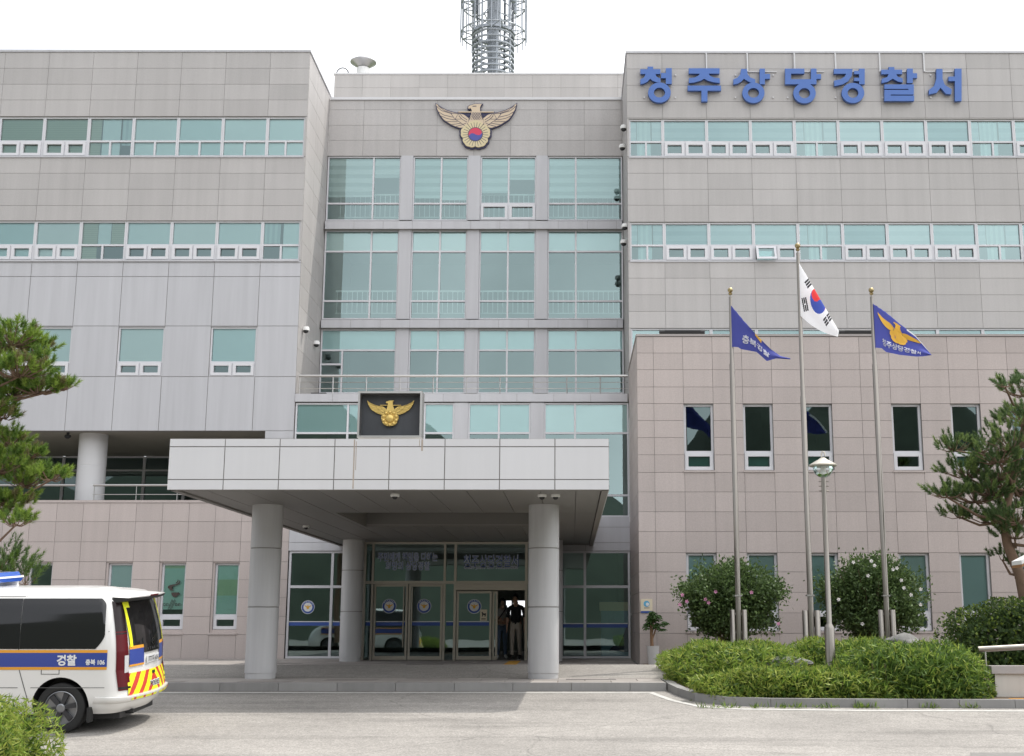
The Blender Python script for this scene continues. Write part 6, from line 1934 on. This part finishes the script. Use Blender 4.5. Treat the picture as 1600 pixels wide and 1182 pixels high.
# ================================================================== people in the doorway
def person(lab, loc, height, bones, extra, hair_pts, mats, rotz=0.0):
    """bones: name -> (parent, (x, y, z), radius, material of the bone that ends here); grown with the Skin modifier"""
    k = height / 1.75
    names = list(bones); idx = {n: i for i, n in enumerate(names)}
    me = bpy.data.meshes.new('body')
    me.from_pydata([tuple(c * k for c in bones[n][1]) for n in names], [(idx[bones[n][0]], idx[n]) for n in names if bones[n][0]], [])
    tmp = bpy.data.objects.new('body', me); COL.objects.link(tmp)
    sk = tmp.modifiers.new('skin', 'SKIN'); sk.use_smooth_shade = True
    layer = me.skin_vertices[0].data if me.skin_vertices else None
    if layer is None:
        bpy.context.view_layer.update(); layer = me.skin_vertices[0].data
    for n in names:
        r = bones[n][2]; r = r if isinstance(r, tuple) else (r, r)
        layer[idx[n]].radius = (r[0] * k, r[1] * k); layer[idx[n]].use_root = (n == 'pelvis')
    sb = tmp.modifiers.new('sub', 'SUBSURF'); sb.levels = 2; sb.render_levels = 2
    me2 = bpy.data.meshes.new_from_object(tmp.evaluated_get(bpy.context.evaluated_depsgraph_get()))
    bpy.data.objects.remove(tmp)
    me2.materials.clear()
    for q in mats: me2.materials.append(M[q])
    segs = [(Vector(bones[bones[n][0]][1]) * k, Vector(bones[n][1]) * k, bones[n][3]) for n in names if bones[n][0]]
    for p in me2.polygons:
        best = min(segs, key=lambda s_: _dseg(p.center, s_[0], s_[1])); p.material_index = best[2]; p.use_smooth = True
    o = thing('person', lab, 'person', loc, None, (0, 0, rotz))
    link_mesh('body', me2, o, local=True)
    hx, hy, hz = bones['head'][1]
    hb = bmesh.new(); bmesh.ops.create_uvsphere(hb, u_segments=20, v_segments=14, radius=1)
    for v in hb.verts:
        d = v.co.copy(); v.co = Vector((hx * k + d.x * .088 * k, hy * k + .014 * k + d.y * .104 * k, hz * k + .03 * k + d.z * .105 * k))
    bmesh.ops.delete(hb, geom=[v for v in hb.verts if v.co.z < hz * k + .0 * k and v.co.y < hy * k + .03 * k or v.co.z < (hz - .06) * k or (v.co.y < (hy - .055) * k and v.co.z < (hz + .075) * k)], context='VERTS')
    hm = bpy.data.meshes.new('hair'); hb.to_mesh(hm); hb.free(); hm.materials.append(M['hair']); smooth_by_angle(hm, 80); link_mesh('hair', hm, o, local=True)
    f = MB()
    for sx in (-1, 1):
        ex_ = hx * k + sx * .032 * k; f.box(ex_ - .012 * k, ex_ + .012 * k, (hy - .086) * k, (hy - .078) * k, (hz + .012) * k, (hz + .022) * k); f.box(ex_ - .017 * k, ex_ + .017 * k, (hy - .088) * k, (hy - .078) * k, (hz + .035) * k, (hz + .041) * k)
    f.box((hx - .022) * k, (hx + .022) * k, (hy - .086) * k, (hy - .076) * k, (hz - .058) * k, (hz - .050) * k); f.build('face_features', 'hair', o, local=True)
    for nm_, mb, mm in extra: mb.build(nm_, mm, o, smooth=60, local=True)
    return o


def _dseg(p, a, b_):
    ab = b_ - a; t = max(0, min(1, (p - a).dot(ab) / max(ab.length_squared, 1e-9))); return (p - a - ab * t).length


def hand(bones, pre, wrist, palm, side, dirv, mat_i):
    """palm vertex and five short finger chains"""
    p = Vector(palm); d = Vector(dirv).normalized(); s = Vector(side).normalized()
    bones[pre + 'palm'] = (wrist, tuple(p), (.036, .018), mat_i)
    for i, (off, ln) in enumerate(((-.027, .062), (-.009, .075), (.009, .072), (.026, .056))):
        a = p + s * off + d * .04; b_ = a + d * ln * .55; c = b_ + (d + Vector((0, -.35, 0))).normalized() * ln * .5
        bones[pre + f'f{i}a'] = (pre + 'palm', tuple(a), .0095, mat_i); bones[pre + f'f{i}b'] = (pre + f'f{i}a', tuple(b_), .0085, mat_i); bones[pre + f'f{i}c'] = (pre + f'f{i}b', tuple(c), .007, mat_i)
    a = p - s * .035; bones[pre + 'ta'] = (pre + 'palm', tuple(a + d * .005), .011, mat_i); bones[pre + 'tb'] = (pre + 'ta', tuple(a - s * .018 + d * .045 + Vector((0, -.015, 0))), .009, mat_i)


def base_bones(turn=0.0):
    return {'pelvis': (None, (0, 0, .95), (.15, .105), 1), 'waist': ('pelvis', (0, 0, 1.08), (.145, .10), 0), 'chest': ('waist', (0, .005, 1.28), (.175, .115), 0), 'upper': ('chest', (0, .01, 1.41), (.14, .09), 0),
            'neck': ('upper', (0, 0, 1.50), .055, 2), 'jaw': ('neck', (turn * .02, -.018, 1.575), (.062, .07), 2), 'head': ('jaw', (turn * .01, -.01, 1.64), (.078, .092), 2), 'crown': ('head', (turn * .01, .0, 1.70), (.06, .075), 2),
            'nose': ('head', (turn * .06, -.108, 1.615), .014, 2)}


bb = base_bones(-1)
bb.update({'shL': ('upper', (-.185, .01, 1.40), .062, 0), 'elL': ('shL', (-.25, .03, 1.13), .048, 0), 'wrL': ('elL', (-.245, -.02, .90), .032, 2), 'shR': ('upper', (.185, .01, 1.40), .062, 0), 'elR': ('shR', (.25, .02, 1.13), .048, 0), 'wrR': ('elR', (.255, -.05, .90), .032, 2),
           'hipL': ('pelvis', (-.09, 0, .88), .098, 1), 'knL': ('hipL', (-.10, -.03, .50), .066, 1), 'anL': ('knL', (-.105, .03, .10), .05, 1), 'toL': ('anL', (-.115, -.15, .045), .042, 3), 'hipR': ('pelvis', (.09, 0, .88), .098, 1), 'knR': ('hipR', (.095, .02, .50), .066, 1), 'anR': ('knR', (.10, .12, .10), .05, 1), 'toR': ('anR', (.11, -.05, .045), .042, 3)})
hand(bb, 'hL', 'wrL', (-.245, -.035, .83), (0, -1, 0), (0, -.1, -1), 2); hand(bb, 'hR', 'wrR', (.255, -.07, .83), (0, -1, 0), (0, -.1, -1), 2)
YPp2 = 35.15
person('man in black polo shirt and pale trousers walking out of the sliding door', (XA(806, 985, YPp2), YPp2, PZ + .005), 1.76, bb, [], None, ['polo_black', 'trouser_beige', 'skin', 'shoe_dark'], -.15)
ba = base_bones(.6)
ba.update({'shL': ('upper', (-.175, .01, 1.40), .06, 0), 'elL': ('shL', (-.25, .0, 1.14), .046, 0), 'wrL': ('elL', (-.06, -.17, 1.10), .031, 2), 'shR': ('upper', (.175, .01, 1.40), .06, 0), 'elR': ('shR', (.24, .0, 1.14), .046, 0), 'wrR': ('elR', (.09, -.19, 1.05), .031, 2),
           'hipL': ('pelvis', (-.09, 0, .88), .098, 1), 'knL': ('hipL', (-.10, -.02, .50), .068, 1), 'anL': ('knL', (-.12, .03, .10), .052, 1), 'toL': ('anL', (-.15, -.14, .045), .042, 3), 'hipR': ('pelvis', (.09, 0, .88), .098, 1), 'knR': ('hipR', (.10, -.01, .50), .068, 1), 'anR': ('knR', (.11, .05, .10), .052, 1), 'toR': ('anR', (.15, -.12, .045), .042, 3)})
hand(ba, 'hL', 'wrL', (.01, -.20, 1.09), (0, 0, 1), (1, -.1, 0), 2); hand(ba, 'hR', 'wrR', (.02, -.225, 1.03), (0, 0, -1), (-1, -.1, .05), 2)
sb_ = MB()
for y in (0,):
    sb_.rings([[(-.12 + dx, yy, zz + dz) for dx, dz in ((-.018, 0), (.018, 0))] + [(-.12 + dx, yy - .006, zz + dz) for dx, dz in ((.018, 0), (-.018, 0))] for dx0, yy, zz in ()], 0) if 0 else None
pts = [(.12, .08, 1.47), (.135, -.06, 1.45), (.07, -.128, 1.33), (-.05, -.132, 1.16), (-.15, -.09, 1.02), (-.17, .03, .98)]
sb_.tube(pts, .016, 6)
YPa = 35.55
person('man in grey T-shirt and jeans with black shoulder strap standing in the doorway', (XA(784, 985, YPa), YPa, PZ + .005), 1.66, ba, [('shoulder_strap', sb_, 'black')], None, ['tee_grey', 'jeans', 'skin', 'shoe_light'], .1)
